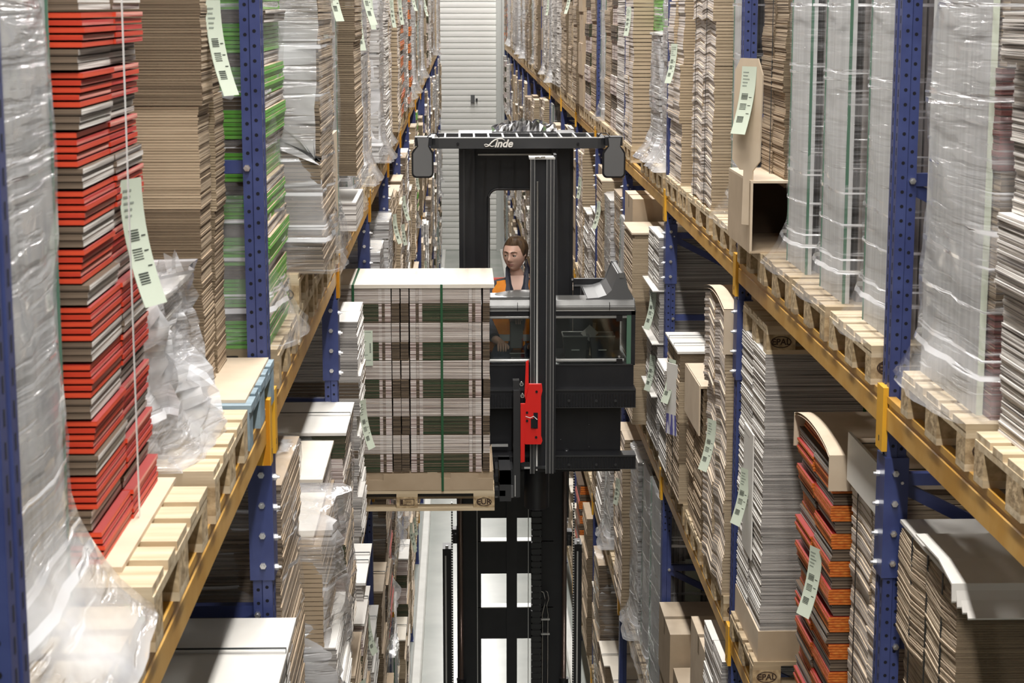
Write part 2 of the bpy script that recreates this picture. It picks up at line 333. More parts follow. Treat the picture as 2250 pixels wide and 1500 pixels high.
for side in 'LR':
    sx, rz, fx = (1, 0, AISLE_L - .005) if side == 'L' else (-1, PI, AISLE_R + .005)
    for k in range(1 if side == 'R' else 0, 18):
        near = k <= 6
        root = empty('rack_upright', (fx, YP(k), 0), rz)
        tag(root, 'blue perforated steel upright frame, %s along the %s side of the aisle' % (ORD[k], SIDE[side]), 'rack upright', 'blue upright frames of the %s rack' % SIDE[side])
        for nm, off in (('front_post', 0), ('rear_post', -1.03)):
            o = link('post', PM[near and off == 0], root, (off, 0, 0))
            if rz and off == 0: pass
            link('foot_plate', FOOT, root, (off, 0, 0))
        if k <= 9:
            ys = -.066 if side == 'L' else .066
            zc = 6.71 if side == 'L' else 6.70
            s_ = link('splice_sleeve', SPL, root, (0, 0, zc))
            if k <= 6:
                for q in range(4):
                    zz = -.165 + q * .11
                    o = link('bolt', BY, s_, (-.030, -.066, zz));
                    if side == 'R': o.rotation_euler.z = PI; o.location.y = .066
                    link('bolt', BX, s_, (.008, -.02, zz - .02))
        for q, zz in enumerate(HZ[side]):
            if k > 6 and q > 4: continue
            b_ = link('brace', HB, root, (0, 0, zz))
            if q % 2 == 0 or q > 3: link('brace', DB[1], root, (0, 0, zz - .02))
            if k <= 5:
                o = link('bolt', BY, b_, (-.055, -.052 if side == 'L' else .052, 0))
                if side == 'R': o.rotation_euler.z = PI
# beams
def beam_mesh(L):
    mb = MB(); h = .12
    mb.prism([(-.05, -h), (0, -h), (0, -.045), (-.006, -.04), (-.006, -.028), (0, -.023), (0, 0), (-.03, 0), (-.03, -.02), (-.05, -.02)], 0, 'y', 0, L, 'orange_beam')
    return mb.mesh('beam')
BL = PITCH - .1; BM = beam_mesh(BL)
mb = MB(); mb.box(-.055, .012, -.035, .0, -.20, .03, 'yellow'); mb.box(-.012, .014, -.07, 0, -.20, .03, 'yellow')
mb.box(.0135, .0145, -.052, -.044, -.17, -.15, 'hole'); CN0 = mb.mesh('connector')
mb = MB(); mb.box(-.055, .012, .0, .035, -.20, .03, 'yellow'); mb.box(-.012, .014, 0, .07, -.20, .03, 'yellow')
mb.box(.0135, .0145, .044, .052, -.17, -.15, 'hole'); CN1 = mb.mesh('connector')
for side in 'LR':
    rz, fx = (0, AISLE_L) if side == 'L' else (PI, AISLE_R)
    for lv in 'ABCD':
        for k in range(0, 17):
            for back in (0, 1):
                if back and (k > 2 or lv != 'A'): continue
                if k > 2 and not shown(side, lv, k) and not shown(side, lv, k, None, 1): continue
                y = YP(k) + .05 if side == 'L' else YP(k + 1) - .05
                root = empty('rack_beam', (fx - (1.03 if back else 0) * (1 if side == 'L' else -1), y, LEV[lv]), rz)
                tag(root, 'orange steel %s beam of the %s level, %s bay of the %s rack' % ('rear' if back else 'front', LN[lv], ORD[k], SIDE[side]), 'rack beam', 'orange load beams of the %s rack' % SIDE[side])
                link('beam', BM, root)
                if k < 8: link('connector', CN0, root, (0, 0.0, 0)); link('connector', CN1, root, (0, BL, 0))
# ------------------------------------------------------------------ pallets
def pallet_spec(wood, rng, long_y=False, stamps=True):
    """EUR pallet 1.2 (local X) x 0.8 (local Y), top at z=.144; local +X end towards the aisle"""
    root = empty('pallet')
    ch = []
    ws = [.145, .10, .145, .10, .145]; y = -.4; gap = (.8 - sum(ws)) / 4
    for w_ in ws:
        mb = MB(); j = rng.uniform(-.006, .006)
        mb.box(-.6 + j, .6 + j, y, y + w_, .122, .144, wood); y += w_ + gap
        ch.append((mb.build('deck_board', root), []))
    # boards seen from above run into the rack; stringers cross them
    for cx in (-.5275, 0, .5275):
        mb = MB(); mb.box(cx - .0725, cx + .0725, -.4, .4, .10, .122, wood); ch.append((mb.build('stringer_board', root), []))
    for cx in (-.5275, 0, .5275):
        for cy, wd in ((-.35, .1), (0, .145), (.35, .1)):
            mb = MB(); mb.box(cx - .0725, cx + .0725, cy - wd / 2, cy + wd / 2, .022, .10, 'block' if wood != 'blue_pine' else wood); b_ = mb.build('block', root)
            ch.append((b_, []))
    for cy, wd in ((-.35, .1), (0, .145), (.35, .1)):
        mb = MB(); mb.box(-.6, .6, cy - wd / 2, cy + wd / 2, 0, .022, wood); ch.append((mb.build('bottom_board', root), []))
    return (root, ch)
R0 = random.Random(3)
PAL = {'pine': pallet_spec('pine', R0), 'pine_old': pallet_spec('pine_old', R0), 'blue_pine': pallet_spec('blue_pine', R0)}
def far_pallet(wood):
    mb = MB(); y = -.4
    for w_ in [.145, .10, .145, .10, .145]: mb.box(-.6, .6, y, y + w_, .122, .144, wood); y += w_ + .04125
    for cx in (-.5275, 0, .5275):
        mb.box(cx - .0725, cx + .0725, -.4, .4, .10, .122, wood)
        for cy, wd in ((-.35, .1), (0, .145), (.35, .1)): mb.box(cx - .0725, cx + .0725, cy - wd / 2, cy + wd / 2, .022, .10, 'block')
    for cy, wd in ((-.35, .1), (0, .145), (.35, .1)): mb.box(-.6, .6, cy - wd / 2, cy + wd / 2, 0, .022, wood)
    return mb.mesh('pallet')
FPM = [far_pallet('pine'), far_pallet('pine_old')]
def stamp_mesh(txt):
    """oval with letters, in the XZ plane facing -Y, 0.1 wide"""
    mb = MB(); n = 28
    out = [(.052 * math.cos(2 * PI * i / n), -.0008, .030 * math.sin(2 * PI * i / n)) for i in range(n)]
    inn = [(.0465 * math.cos(2 * PI * i / n), -.0008, .0255 * math.sin(2 * PI * i / n)) for i in range(n)]
    for i in range(n): j = (i + 1) % n; mb.quad([out[i], out[j], inn[j], inn[i]][::-1], 'stamp')
    me = mb.mesh('stamp'); t = text_mesh(txt, .054 if len(txt) == 3 else .043, 0, .0004, bold=.0012)
    import bmesh
    bm = bmesh.new(); bm.from_mesh(me); bm2 = bmesh.new(); bm2.from_mesh(t)
    bmesh.ops.rotate(bm2, verts=bm2.verts, cent=(0, 0, 0), matrix=Matrix.Rotation(PI / 2, 3, 'X'))
    bmesh.ops.translate(bm2, verts=bm2.verts, vec=(0, -.0008, 0))
    t2 = bpy.data.meshes.new('x'); bm2.to_mesh(t2); bm.from_mesh(t2)
    for f_ in bm.faces: f_.material_index = 0
    bm.to_mesh(me); return me
STAMP = {t: stamp_mesh(t) for t in ('EUR', 'EPAL')}
NP = [0]
def place_pallet(side, y0, y1, z, wood='pine', front=None, label=None, txt='EPAL', far=False, group=None):
    """top of the beam is z; front = X of the aisle end"""
    NP[0] += 1
    cy = (y0 + y1) / 2
    if side == 'L': fx = AISLE_L + .015 if front is None else front; x = fx - .6; rz = 0
    else: fx = AISLE_R - .015 if front is None else front; x = fx + .6; rz = PI
    if far:
        root = link('pallet', FPM[NP[0] % 2]); root.location = (x, cy, z); root.rotation_euler.z = rz
    else:
        root = copy_tree(PAL[wood], (x, cy, z), rz, (1, (y1 - y0) / .8, 1))
        if side == 'L':
            s_ = link('stamp', STAMP[txt], root, (.5275, -.4005, .062))
        else:
            s_ = link('stamp', STAMP[txt], root, (.5275, .4005, .062)); s_.rotation_euler.z = PI
    tag(root, label, 'pallet', group or ('wooden pallets on the %s rack' % SIDE[side]))
    return root
# ------------------------------------------------------------------ loads: sheets of board in bundles
# each kind: list of bundle styles (x-face, y-face, top), sheet pitch, jitter
ST = {
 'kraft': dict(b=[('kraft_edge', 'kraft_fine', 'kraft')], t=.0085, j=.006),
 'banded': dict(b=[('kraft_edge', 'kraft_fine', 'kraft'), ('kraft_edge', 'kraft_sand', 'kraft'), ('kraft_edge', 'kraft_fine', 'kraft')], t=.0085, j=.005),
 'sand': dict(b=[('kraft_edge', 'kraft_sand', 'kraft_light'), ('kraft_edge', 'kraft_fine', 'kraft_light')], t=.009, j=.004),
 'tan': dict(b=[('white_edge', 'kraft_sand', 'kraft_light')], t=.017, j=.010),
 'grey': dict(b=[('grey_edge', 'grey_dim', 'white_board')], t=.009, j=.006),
 'greywhite': dict(b=[('grey_edge', 'grey_edge', 'white_board')], t=.012, j=.008),
 'print': dict(b=[('pink_edge', 'pink_edge', 'cream_lid'), ('brown_edge', 'green_brown', 'kraft')], t=.009, j=.004),
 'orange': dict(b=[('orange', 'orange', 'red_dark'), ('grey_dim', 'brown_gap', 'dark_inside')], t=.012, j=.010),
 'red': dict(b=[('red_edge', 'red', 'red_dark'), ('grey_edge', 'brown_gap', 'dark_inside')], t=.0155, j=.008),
 'green': dict(b=[('green', 'green', 'kraft'), ('grey_edge', 'brown_edge', 'kraft')], t=.014, j=.008),
 'foil': dict(b=[('foil', 'foil', 'white_board')], t=.05, j=.006),
 'brownfilm': dict(b=[('kraft_edge', 'brown_wrap', 'kraft')], t=.016, j=.006),
 'maroon': dict(b=[('maroon', 'maroon', 'kraft'), ('kraft_edge', 'kraft_fine', 'kraft')], t=.02, j=.004),
}
BC = {}
def bundle_mesh(style, W, D, H, t, jit, seed, ncol=1, sag=0.0, altred=False):
    key = (style, round(W, 2), round(D, 2), round(H, 2), round(t, 3), jit, seed, ncol, sag, altred)
    if key in BC: return BC[key]
    rg = random.Random(seed * 7 + 1); mb = MB(); n = max(1, int(round(H / t))); t = H / n
    kx, ky, kt = style
    cols = [(-D / 2 + i * D / ncol + (.003 if i else 0), -D / 2 + (i + 1) * D / ncol - (.003 if i < ncol - 1 else 0)) for i in range(ncol)]
    for c, (a, b) in enumerate(cols):
        dx = rg.uniform(-jit, jit); dr = 0
        for i in range(n):
            dr = .75 * dr + rg.uniform(-jit, jit) * .45; j1, j2 = dr + rg.uniform(-jit, jit) * .22, rg.uniform(-jit, jit) * .12
            z0 = i * t; z1 = z0 + t * (.70 if altred else .84)
            kk = kx
            if altred: kk = ('white_edge', 'white_edge', 'red')[(i + c) % 3] if seed == 1 and c == 0 else ('red', 'red_edge')[(i + c) % 2]
            if sag:
                def tr(p, a=a, b=b):
                    u = 1 - (2 * (p.y - a) / (b - a) - 1) ** 2
                    q = p.copy(); q.z += sag * u; return q
                m_ = (a + b) / 2
                mb.box(-W / 2 + dx + j1, W / 2 + dx + j1, a + j2, m_, z0, z1, kk, ky, kt, tr); mb.box(-W / 2 + dx + j1, W / 2 + dx + j1, m_, b + j2, z0, z1, kk, ky, kt, tr)
            else:
                mb.box(-W / 2 + dx + j1, W / 2 + dx + j1, a + j2, b + j2, z0, z1, kk, ky, kt)
    BC[key] = mb.mesh('bundle'); return BC[key]
def film_mesh(W, D, H, seed, flare=.0, nz=26, top=True, matk='film', amp=.012, z0=0.0, fw=None):
    """stretch film hull; flare spreads the foot out to the pallet edge"""
    rg = random.Random(seed); mb = MB(); ns = 10; rows = []
    per = []
    for i in range(ns): per.append((-1 + 2 * i / ns, -1))
    for i in range(ns): per.append((1, -1 + 2 * i / ns))
    for i in range(ns): per.append((1 - 2 * i / ns, 1))
    for i in range(ns): per.append((-1, 1 - 2 * i / ns))
    wv = [rg.uniform(0, 6) for _ in range(8)]
    for r in range(nz + 1):
        f = r / nz; z = H * (f ** 1.35 if flare else f); k = max(0, 1 - z / .26) ** 2 * flare
        row = []
        for i, (a, b) in enumerate(per):
            am = amp * (math.sin(5 * z * 2 + i * .7 + wv[0]) + math.sin(11 * z + i * 1.9 + wv[1]) * .6 + rg.uniform(-.6, .6))
            # corners pull tight
            cr = 1 - .04 * (abs(a) * abs(b)) ** 3
            row.append((a * (W / 2 + .012 + am + k) * cr, b * (D / 2 + .012 + am * .5 + min(k, .025)) * cr, z + z0))
        rows.append(row)
    mb.grid(rows, matk, True, True)
    if top:
        c = [(p[0] * .7, p[1] * .7, H + .008 + rg.uniform(0, .02) + z0) for p in rows[-1]]
        mb.grid([rows[-1], c], matk, True, True); b = len(mb.v); mb.v.append((0, 0, H + .012 + z0))
        n = len(c)
        for i in range(n): mb.face((b - n + i, b - n + (i + 1) % n, b), matk, True)
    return mb.mesh('stretch_wrap')
def strap(root, W, D, H, y, k='strap_green', over=.012):
    mb = MB(); w2 = .008; t = .0015
    x = W / 2 + over
    mb.box(x, x + t, y - w2, y + w2, 0, H + over, k); mb.box(-x - t, -x, y - w2, y + w2, 0, H + over, k); mb.box(-x, x, y - w2, y + w2, H + over - t, H + over, k)
    return mb.build('strap', root)
def strap_y(root, W, D, H, x, k='strap_green', over=.012):
    mb = MB(); w2 = .008; t = .0015; y = D / 2 + over
    mb.box(x - w2, x + w2, y, y + t, 0, H + over, k); mb.box(x - w2, x + w2, -y - t, -y, 0, H + over, k); mb.box(x - w2, x + w2, -y, y, H + over - t, H + over, k)
    return mb.build('strap', root)
def tag_mesh(Lh=.30, Wd=.105, curl=.05, seed=0):
    """paper tag hanging down from its top edge, in the YZ plane, curling towards +X"""
    rg = random.Random(seed); mb = MB(); n = 8; P = []; Q = []
    def c(f): return curl * f * f
    for i in range(n + 1):
        f = i / n; P.append([(c(f), -Wd / 2, -Lh * f), (c(f), Wd / 2, -Lh * f)]); Q.append([(c(f) - .0015, -Wd / 2, -Lh * f), (c(f) - .0015, Wd / 2, -Lh * f)])
    mb.grid(P, 'tag', True); mb.grid(Q, 'tag', True)
    def mark(y0, y1, f0, f1, k):
        mb.quad([(c(f0) + .0012, y0, -Lh * f0), (c(f1) + .0012, y0, -Lh * f1), (c(f1) + .0012, y1, -Lh * f1), (c(f0) + .0012, y1, -Lh * f0)], k)
    for i in range(5): mark(-Wd * .38, Wd * rg.uniform(-.1, .35), .08 + i * .05, .095 + i * .05, 'faded_ink')
    for b0 in (.40, .55, .74):
        q = b0
        while q < b0 + .10: mark(-Wd * .34, Wd * .1, q, q + .006 + rg.uniform(0, .006), 'ink'); q += .02
    for i in range(3): mark(Wd * .18, Wd * .38, .45 + i * .12, .46 + i * .12, 'ink')
    return mb.mesh('label_tag')
TAGS = [tag_mesh(.28, .10, .03, 1), tag_mesh(.30, .10, .05, 2), tag_mesh(.26, .10, .015, 3), tag_mesh(.33, .11, .06, 4)]
def make_load(kind, W, D, H, seed=1, lod=1.0, film=None, ncol=1, nb=None, top=None, straps=(), sag=0.0, flare=.0, base=None, name=None, tagspec=None, altred=False, bh=None, film_top=True, shift=.008, topdrop=0.0):
    """returns the root Empty of a palletised load; origin at the centre of its foot, aisle towards local +X"""
    rg = random.Random(seed); root = empty(name or 'cardboard_stack')
    s_ = ST[kind]; zb = 0.0
    if base:
        mb = MB(); mb.box(-W / 2 - .01, W / 2 + .01, -D / 2 - .01, D / 2 + .01, 0, base, 'kraft_light', 'kraft', 'kraft_light'); mb.build('base_tray', root); zb = base
    t = s_['t'] * lod; styles = s_['b']; z = zb; i = 0
    Hs = H - (.02 if top else 0)
    if bh is None:
        nb = nb or max(3, int(round((Hs - zb) / .24))); bh = [(Hs - zb) / nb]
    tot = 0; hs = []
    while z < Hs - .01:
        h = min(bh[i % len(bh)], Hs - z); hs.append(h)
        stl = styles[i % len(styles)]
        me = bundle_mesh(stl, W, D, h - .002, t, s_['j'], seed % 3 + i % 3, ncol, sag, altred and i % len(styles) == 0)
        o = link('bundle', me, root, (rg.uniform(-1, 1) * shift, rg.uniform(-1, 1) * shift * .5, z)); z += h; i += 1
    if top:
        mb = MB(); dz = topdrop
        if top == 'fold':
            P0 = []; P1 = []
            for q in range(13):
                f = q / 12; y = -D / 2 - .03 + f * (D + .06); zz = .045 * math.sin(f * PI) ** .7
                P0.append([(-W / 2 - .02, y, Hs + zz), (W / 2 + .03, y, Hs + zz)]); P1.append([(-W / 2 - .02, y, Hs + zz + .012), (W / 2 + .03, y, Hs + zz + .012)])
            mb.grid(P0, 'kraft_light', True); mb.grid(P1, 'kraft_light', True)
            mb.box(-W / 2 - .02, W / 2 + .03, -D / 2 - .04, -D / 2 - .03, Hs - .14, Hs + .012, 'kraft_light'); mb.box(-W / 2 - .02, W / 2 + .03, D / 2 + .03, D / 2 + .04, Hs - .14, Hs + .012, 'kraft_light')
        else:
            mb.box(-W / 2 - .015, W / 2 + .015, -D / 2 - .01, D / 2 + .01, Hs, Hs + .015, top)
        if dz:
            mb.box(W / 2 + .012, W / 2 + .022, -D / 2, D / 2, Hs - dz, Hs + .015, top if top != 'fold' else 'kraft_light')
        mb.build('top_sheet', root)
    for y in straps: strap(root, W, D, H, y * D / 2, 'strap_black')
    if film: link('stretch_wrap', film_mesh(W, D, H, seed, flare, 22 if lod < 2 else 10, film_top, film), root)
    if tagspec:
        for (ti, ty, tz) in tagspec: link('label_tag', TAGS[ti], root, (W / 2 + .022, ty, tz))
    return root
def panel_load(W, D, H, seed=1, nseg=1, filmk='film_clear', flare=.1, front='grey_board', near='fluted_board', tagz=True, inner=.86):
    """tall boards standing on edge under clear film"""
    root = empty('wrapped_board_pallet'); rg = random.Random(seed)
    mb = MB(); n = 26
    for i in range(n):
        x0 = -W / 2 + i * W * .93 / n; mb.box(x0, x0 + W * .93 / n * .85, -D * inner / 2 + rg.uniform(-.01, .01), D * inner / 2 + rg.uniform(-.01, .01), 0, H - rg.uniform(0, .02), near, near)
    mb.build('boards', root)
    mb = MB(); mb.box(W / 2 - .04, W / 2 - .015, -D / 2, D / 2, 0, H, front, 'grey_board'); mb.build('cover_board', root)
    mb = MB()
    for s2 in (-1, 1): mb.box(W / 2 - .022, W / 2 - .010, s2 * D / 2 - .003, s2 * D / 2 + .003, 0, H, 'green_glass', 'green_glass')
    mb.build('edge_protector', root)
    for s2 in (-1, 1):
        mb = MB(); mb.box(.20, .32, s2 * (D * inner / 2 + .012) - .001, s2 * (D * inner / 2 + .012) + .001, H * .45, H * .72, 'tag'); mb.build('paper_label', root)
    link('stretch_wrap', film_mesh(W, D, H, seed, flare, 26, True, filmk, .006), root)
    return root
def carton_load(W, D, H, seed=1, rows=3, mat='kraft'):
    root = empty('carton_stack'); rg = random.Random(seed); z = 0; h = H / rows
    for r in range(rows):
        mb = MB(); j = rg.uniform(-.01, .01)
        mb.box(-W / 2 + j, W / 2 + j, -D / 2, D / 2, z + .002, z + h, mat, mat, 'kraft_light')
        mb.box(-W / 2 + j, W / 2 + j + .001, -.03, .03, z + h, z + h + .001, 'kraft_fine'); mb.box(W / 2 + j, W / 2 + j + .001, -.03, .03, z + h * .75, z + h, 'kraft_fine')
        mb.build('carton', root); z += h
    return root
def put(root, side, y0, z, front, W, D, label, cat, group=None, sc_=(1, 1, 1)):
    x = front - W / 2 if side == 'L' else front + W / 2
    root.location = (x, y0 + D / 2, z); root.rotation_euler.z = 0 if side == 'L' else PI; root.scale = sc_
    for c in root.children:
        if c.name.startswith('label_tag'): c.rotation_euler.z = -.38 if side == 'L' else .38; c.scale = (1, .9, .9)
    tag(root, label, cat, group or ('loads on the %s rack' % SIDE[side]))
    return root

# ------------------------------------------------------------------ near loads, taken one by one from the photograph
ZA, ZB, ZC = 7.284, 5.184, 3.084
USED = set()
def P_(side, lv, k, s, y0, y1, wood, label, txt='EPAL', front=None):
    USED.add((side, lv, k, s)); return place_pallet(side, y0, y1, LEV[lv], wood, front, label, txt)
# left rack, upper level, bay 0
P_('L', 'A', 0, 0, 2.98, 3.78, 'pine', 'nearest wooden pallet of the left rack, under the grey film-wrapped load')
r = panel_load(1.1, .80, 1.75, 5, 1, 'film_thick', .18, 'grey_board', 'grey_board'); put(r, 'L', 2.98, ZA, -.79, 1.1, .80, 'tall grey load in thick cloudy stretch film at the left edge of the photo', 'wrapped pallet load')
P_('L', 'A', 0, 1, 3.91, 4.77, 'pine', 'wooden pallet under the red and brown folded cartons, front left')
r = make_load('red', 1.0, .74, 1.72, 2, 1, altred=True, bh=[.0775, .0465], ncol=2, tagspec=[(3, .10, .80)], shift=.010, name='folded_carton_stack')
strap(r, 1.0, .74, 1.72, .02, 'strap_white', .03)
mb = MB(); mb.box(-.5, .56, -.39, .41, -.012, 0, 'kraft_light'); mb.build('base_sheet', r)
put(r, 'L', 4.04, ZA + .012, -.80, 1.0, .74, 'tall stack of bright red and brown folded cartons, front left', 'carton stack', 'loads on the left rack')
P_('L', 'A', 0, 2, 4.93, 5.71, 'pine', 'wooden pallet under the low white film-draped load, left rack')
r = make_load('greywhite', .95, .76, .42, 6, 1, 'film_thick', top='white_board', flare=.12, name='wrapped_board_stack')
link('stretch_wrap', film_mesh(.98, .80, .46, 9, .10, 16, False, 'film_thick', .03), r)
mb = MB(); rg = random.Random(4); rows = []
for i in range(9):
    f = i / 8; rows.append([(.46 + .05 * f + rg.uniform(-.02, .02) + .10 * math.sin(j * .5 + i * .4) * f, -.30 + j * .045 + rg.uniform(-.01, .01), .50 - .46 * f + rg.uniform(-.015, .015)) for j in range(15)])
mb.grid(rows, 'film_thick', False); mb.build('loose_film', r)
put(r, 'L', 4.95, ZA, -.84, .95, .76, 'low pile of white board under loose crumpled stretch film, left rack', 'wrapped pallet load')
P_('L', 'A', 0, 3, 5.77, 6.55, 'blue_pine', 'pallet painted pale blue, under the twin kraft stacks on the left')
r = make_load('banded', 1.05, .25, 1.75, 3, 1, bh=[.58, .32, .9], shift=.012, tagspec=[(3, .06, 1.22)], name='cardboard_stack'); 
put(r, 'L', 5.93, ZA + .01, -.80, 1.05, .25, 'nearer of two brown cardboard piles standing on the blue pallet', 'cardboard stack')
r = make_load('banded', 1.05, .24, 1.75, 4, 1, bh=[.54, .38, .9], shift=.012); put(r, 'L', 6.25, ZA + .01, -.80, 1.05, .24, 'farther of two brown cardboard piles standing on the blue pallet', 'cardboard stack')
mb = MB(); mb.box(-.5, .5, -.36, .36, 0, .01, 'kraft_light'); o = mb.build('slip_sheet', None, (-1.17, 6.17, ZA)); tag(o, 'pale kraft slip sheet lying on the blue pallet', 'board sheet')
# bay 1 upper left
P_('L', 'A', 1, 0, 6.74, 7.54, 'pine_old', 'wooden pallet under the green film-wrapped stack beside the left upright')
r = make_load('green', 1.05, .78, 1.78, 5, 1, 'film', bh=[.105, .045], shift=.012, flare=.10, name='wrapped_carton_stack'); put(r, 'L', 6.76, ZA, -.70, 1.05, .78, 'bright green and brown cartons stacked inside shiny stretch film', 'wrapped pallet load')
P_('L', 'A', 1, 1, 7.64, 8.44, 'pine', 'wooden pallet under the brown film-wrapped stack, left upper level')
r = make_load('brownfilm', 1.1, .78, 1.62, 6, 1, 'film', flare=.06, nb=6, name='wrapped_board_stack')
mb = MB(); rg = random.Random(14); rows = []
for i in range(15):
    f = i / 14; a = math.sin(f * PI); rows.append([(.56 - .10 * j * a - .02 + rg.uniform(-.015, .015), -.40 - .02 * j * a * .5 + rg.uniform(-.015, .015), 1.55 - 1.1 * f + rg.uniform(-.02, .02)) for j in range(8)])
mb.grid(rows, 'film_thick'); mb.build('loose_film', r)
put(r, 'L', 7.70, ZA + .14, -.56, 1.1, .78, 'brown corrugated stack under film with a loose crumpled sheet of wrap', 'wrapped pallet load')
P_('L', 'A', 1, 1, 7.64, 8.44, 'pine', 'upper of two wooden pallets stacked under the brown film-wrapped load').location.z += .144
P_('L', 'A', 1, 2, 8.55, 9.35, 'pine', 'wooden pallet carrying the brown cartons with a leaning board, left rack')
r = make_load('kraft', 1.1, .74, 1.5, 7, 1, bh=[.5], tagspec=[(1, 0, 1.25)], name='cardboard_stack')
mb = MB(); mb.box(.56, .575, -.38, .30, -.02, .46, 'kraft_light'); mb.build('leaning_board', r)
put(r, 'L', 8.58, ZA + .16, -.62, 1.1, .74, 'dark brown cardboard stack with a green paper tag and leaning pale board', 'cardboard stack')
P_('L', 'A', 1, 3, 9.42, 10.18, 'pine', 'last wooden pallet before the second upright, left upper level')
r = panel_load(1.1, .72, 1.7, 8, 1, 'film', .05); put(r, 'L', 9.45, ZA, -.64, 1.1, .72, 'grey boards on edge in film just before the second left upright', 'wrapped pallet load')
P_('L', 'A', 2, 0, 10.33, 11.13, 'pine', 'first wooden pallet past the second upright, left upper level', 'EPAL')
r = make_load('kraft', 1.15, .74, 1.35, 9, 1.4, bh=[.34, .38], tagspec=[(3, .15, 1.1)], name='cardboard_stack')
put(r, 'L', 10.38, ZA + .30, -.56, 1.15, .74, 'brown cardboard stack standing on white sheets past the second left upright', 'cardboard stack')
mb = MB(); mb.box(-.6, .6, -.39, .39, .144, .30, 'grey_edge', 'grey_edge', 'white_board'); o = mb.build('white_sheet_pile', None, (-1.17, 10.75, ZA - .144)); tag(o, 'low pile of white sheets under the brown stack past the second left upright', 'board sheets')
mb = MB()
# right rack, upper level
P_('R', 'A', 0, 2, 4.55, 5.35, 'pine', 'wooden pallet at the far right edge, under the white sheet stack')
r = make_load('greywhite', 1.1, .76, 1.2, 3, .8, bh=[.22, .20], shift=.02, name='cardboard_stack'); put(r, 'R', 4.58, ZA, 1.535, 1.1, .76, 'stack of white-edged boards cut off by the right edge of the photo', 'cardboard stack')
P_('R', 'A', 0, 3, 5.45, 6.28, 'pine', 'large wooden pallet at right under the film-wrapped load with maroon cartons')
r = make_load('maroon', 1.05, .74, 1.85, 3, 1, None, bh=[.32, .42, .3], shift=.006, name='wrapped_carton_stack')
mb = MB(); mb.box(.525, .545, -.40, .30, 0, 1.85, 'grey_board', 'tag'); mb.build('cover_board', r)
link('stretch_wrap', film_mesh(1.12, .80, 1.86, 33, .10, 30, True, 'film', .008), r)
put(r, 'R', 5.50, ZA, 1.54, 1.1, .74, 'maroon and kraft cartons behind a grey cover board, wrapped in shiny film', 'wrapped pallet load')
for i, (y0, lb, pl) in enumerate([(6.76, 'nearest grey board pack past the first right upright, wrapped in film', 'wooden pallet just past the first right upright, upper level'),
                          (7.66, 'middle one of three film-wrapped grey board packs on the right', 'wooden pallet under the middle grey board pack on the right'),
                          (8.52, 'farthest of three film-wrapped grey board packs, beside the brown stack', 'wooden pallet under the farthest grey board pack on the right')]):
    P_('R', 'A', 1, i, y0, y0 + .80, 'pine_old' if i else 'pine', pl)
    r = panel_load(1.05, .50, 1.80, 11 + i, 1, 'film_clear', .12); 
    mb = MB(); z = 0; j = 0
    if i == 0:
        while z < 1.75: mb.box(-.5, .45, -.36, -.28, z, z + .27, 'brown_edge' if j % 2 else 'kraft_edge'); z += .28; j += 1
        mb.build('sheet_bundle', r)
    put(r, 'R', y0 + .08, ZA, 1.56, 1.05, .50, lb, 'wrapped pallet load')
P_('R', 'A', 1, 3, 9.34, 10.14, 'pine', 'wooden pallet under the brown stack with the hanging cardboard tag')
r = make_load('kraft', 1.0, .70, 1.45, 8, .9, ncol=2, bh=[.155, .16], shift=.006, straps=(0,))
put(r, 'R', 9.42, ZA + .32, 1.60, 1.0, .70, 'brown folded cardboard stack standing behind the open carton on the right', 'cardboard stack')
root = empty('open_carton'); mb = MB(); W, D, H = 1.05, .78, .36
mb.box(-W / 2, W / 2, -D / 2, D / 2, .0, .01, 'kraft'); mb.box(W / 2 - .012, W / 2, -D / 2 + .001, D / 2, .01, H - .0125, 'kraft', 'kraft_light', 'kraft_light'); mb.box(-W / 2, -W / 2 + .012, -D / 2 + .001, D / 2, .01, H - .0125, 'kraft')
mb.box(-W / 2 + .012, W / 2 - .012, -D / 2, -D / 2 + .012, .01, H - .0125, 'kraft'); mb.box(-W / 2, W / 2, -D / 2, D / 2, H - .012, H, 'kraft_light'); mb.build('carton_body', root)
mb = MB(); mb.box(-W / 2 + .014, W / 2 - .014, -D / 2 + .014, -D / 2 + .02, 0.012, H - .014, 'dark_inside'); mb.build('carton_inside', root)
put(root, 'R', 9.36, ZA, 1.43, W, D, 'open kraft carton with a dark inside at the foot of the brown stack', 'carton')
mb = MB(); prof = [(-.10, 0), (-.10, .42), (-.06, .50), (.07, .50), (.11, .44), (.11, 0), (.05, -.05), (.02, -.05), (.02, -.32), (-.05, -.32), (-.05, -.05)]
mb.prism([(p[0], p[1]) for p in prof], 0, 'x', -.004, .004, 'kraft_light'); o = mb.build('cardboard_hanger', None, (1.42, 9.44, 7.74)); o.rotation_euler = (.0, .02, .55)
tag(o, 'die-cut kraft cardboard hanger with a green label on the open carton', 'cardboard hanger')
t_ = link('label_tag', TAGS[3], o, (-.006, 0, .46)); t_.rotation_euler.z = PI
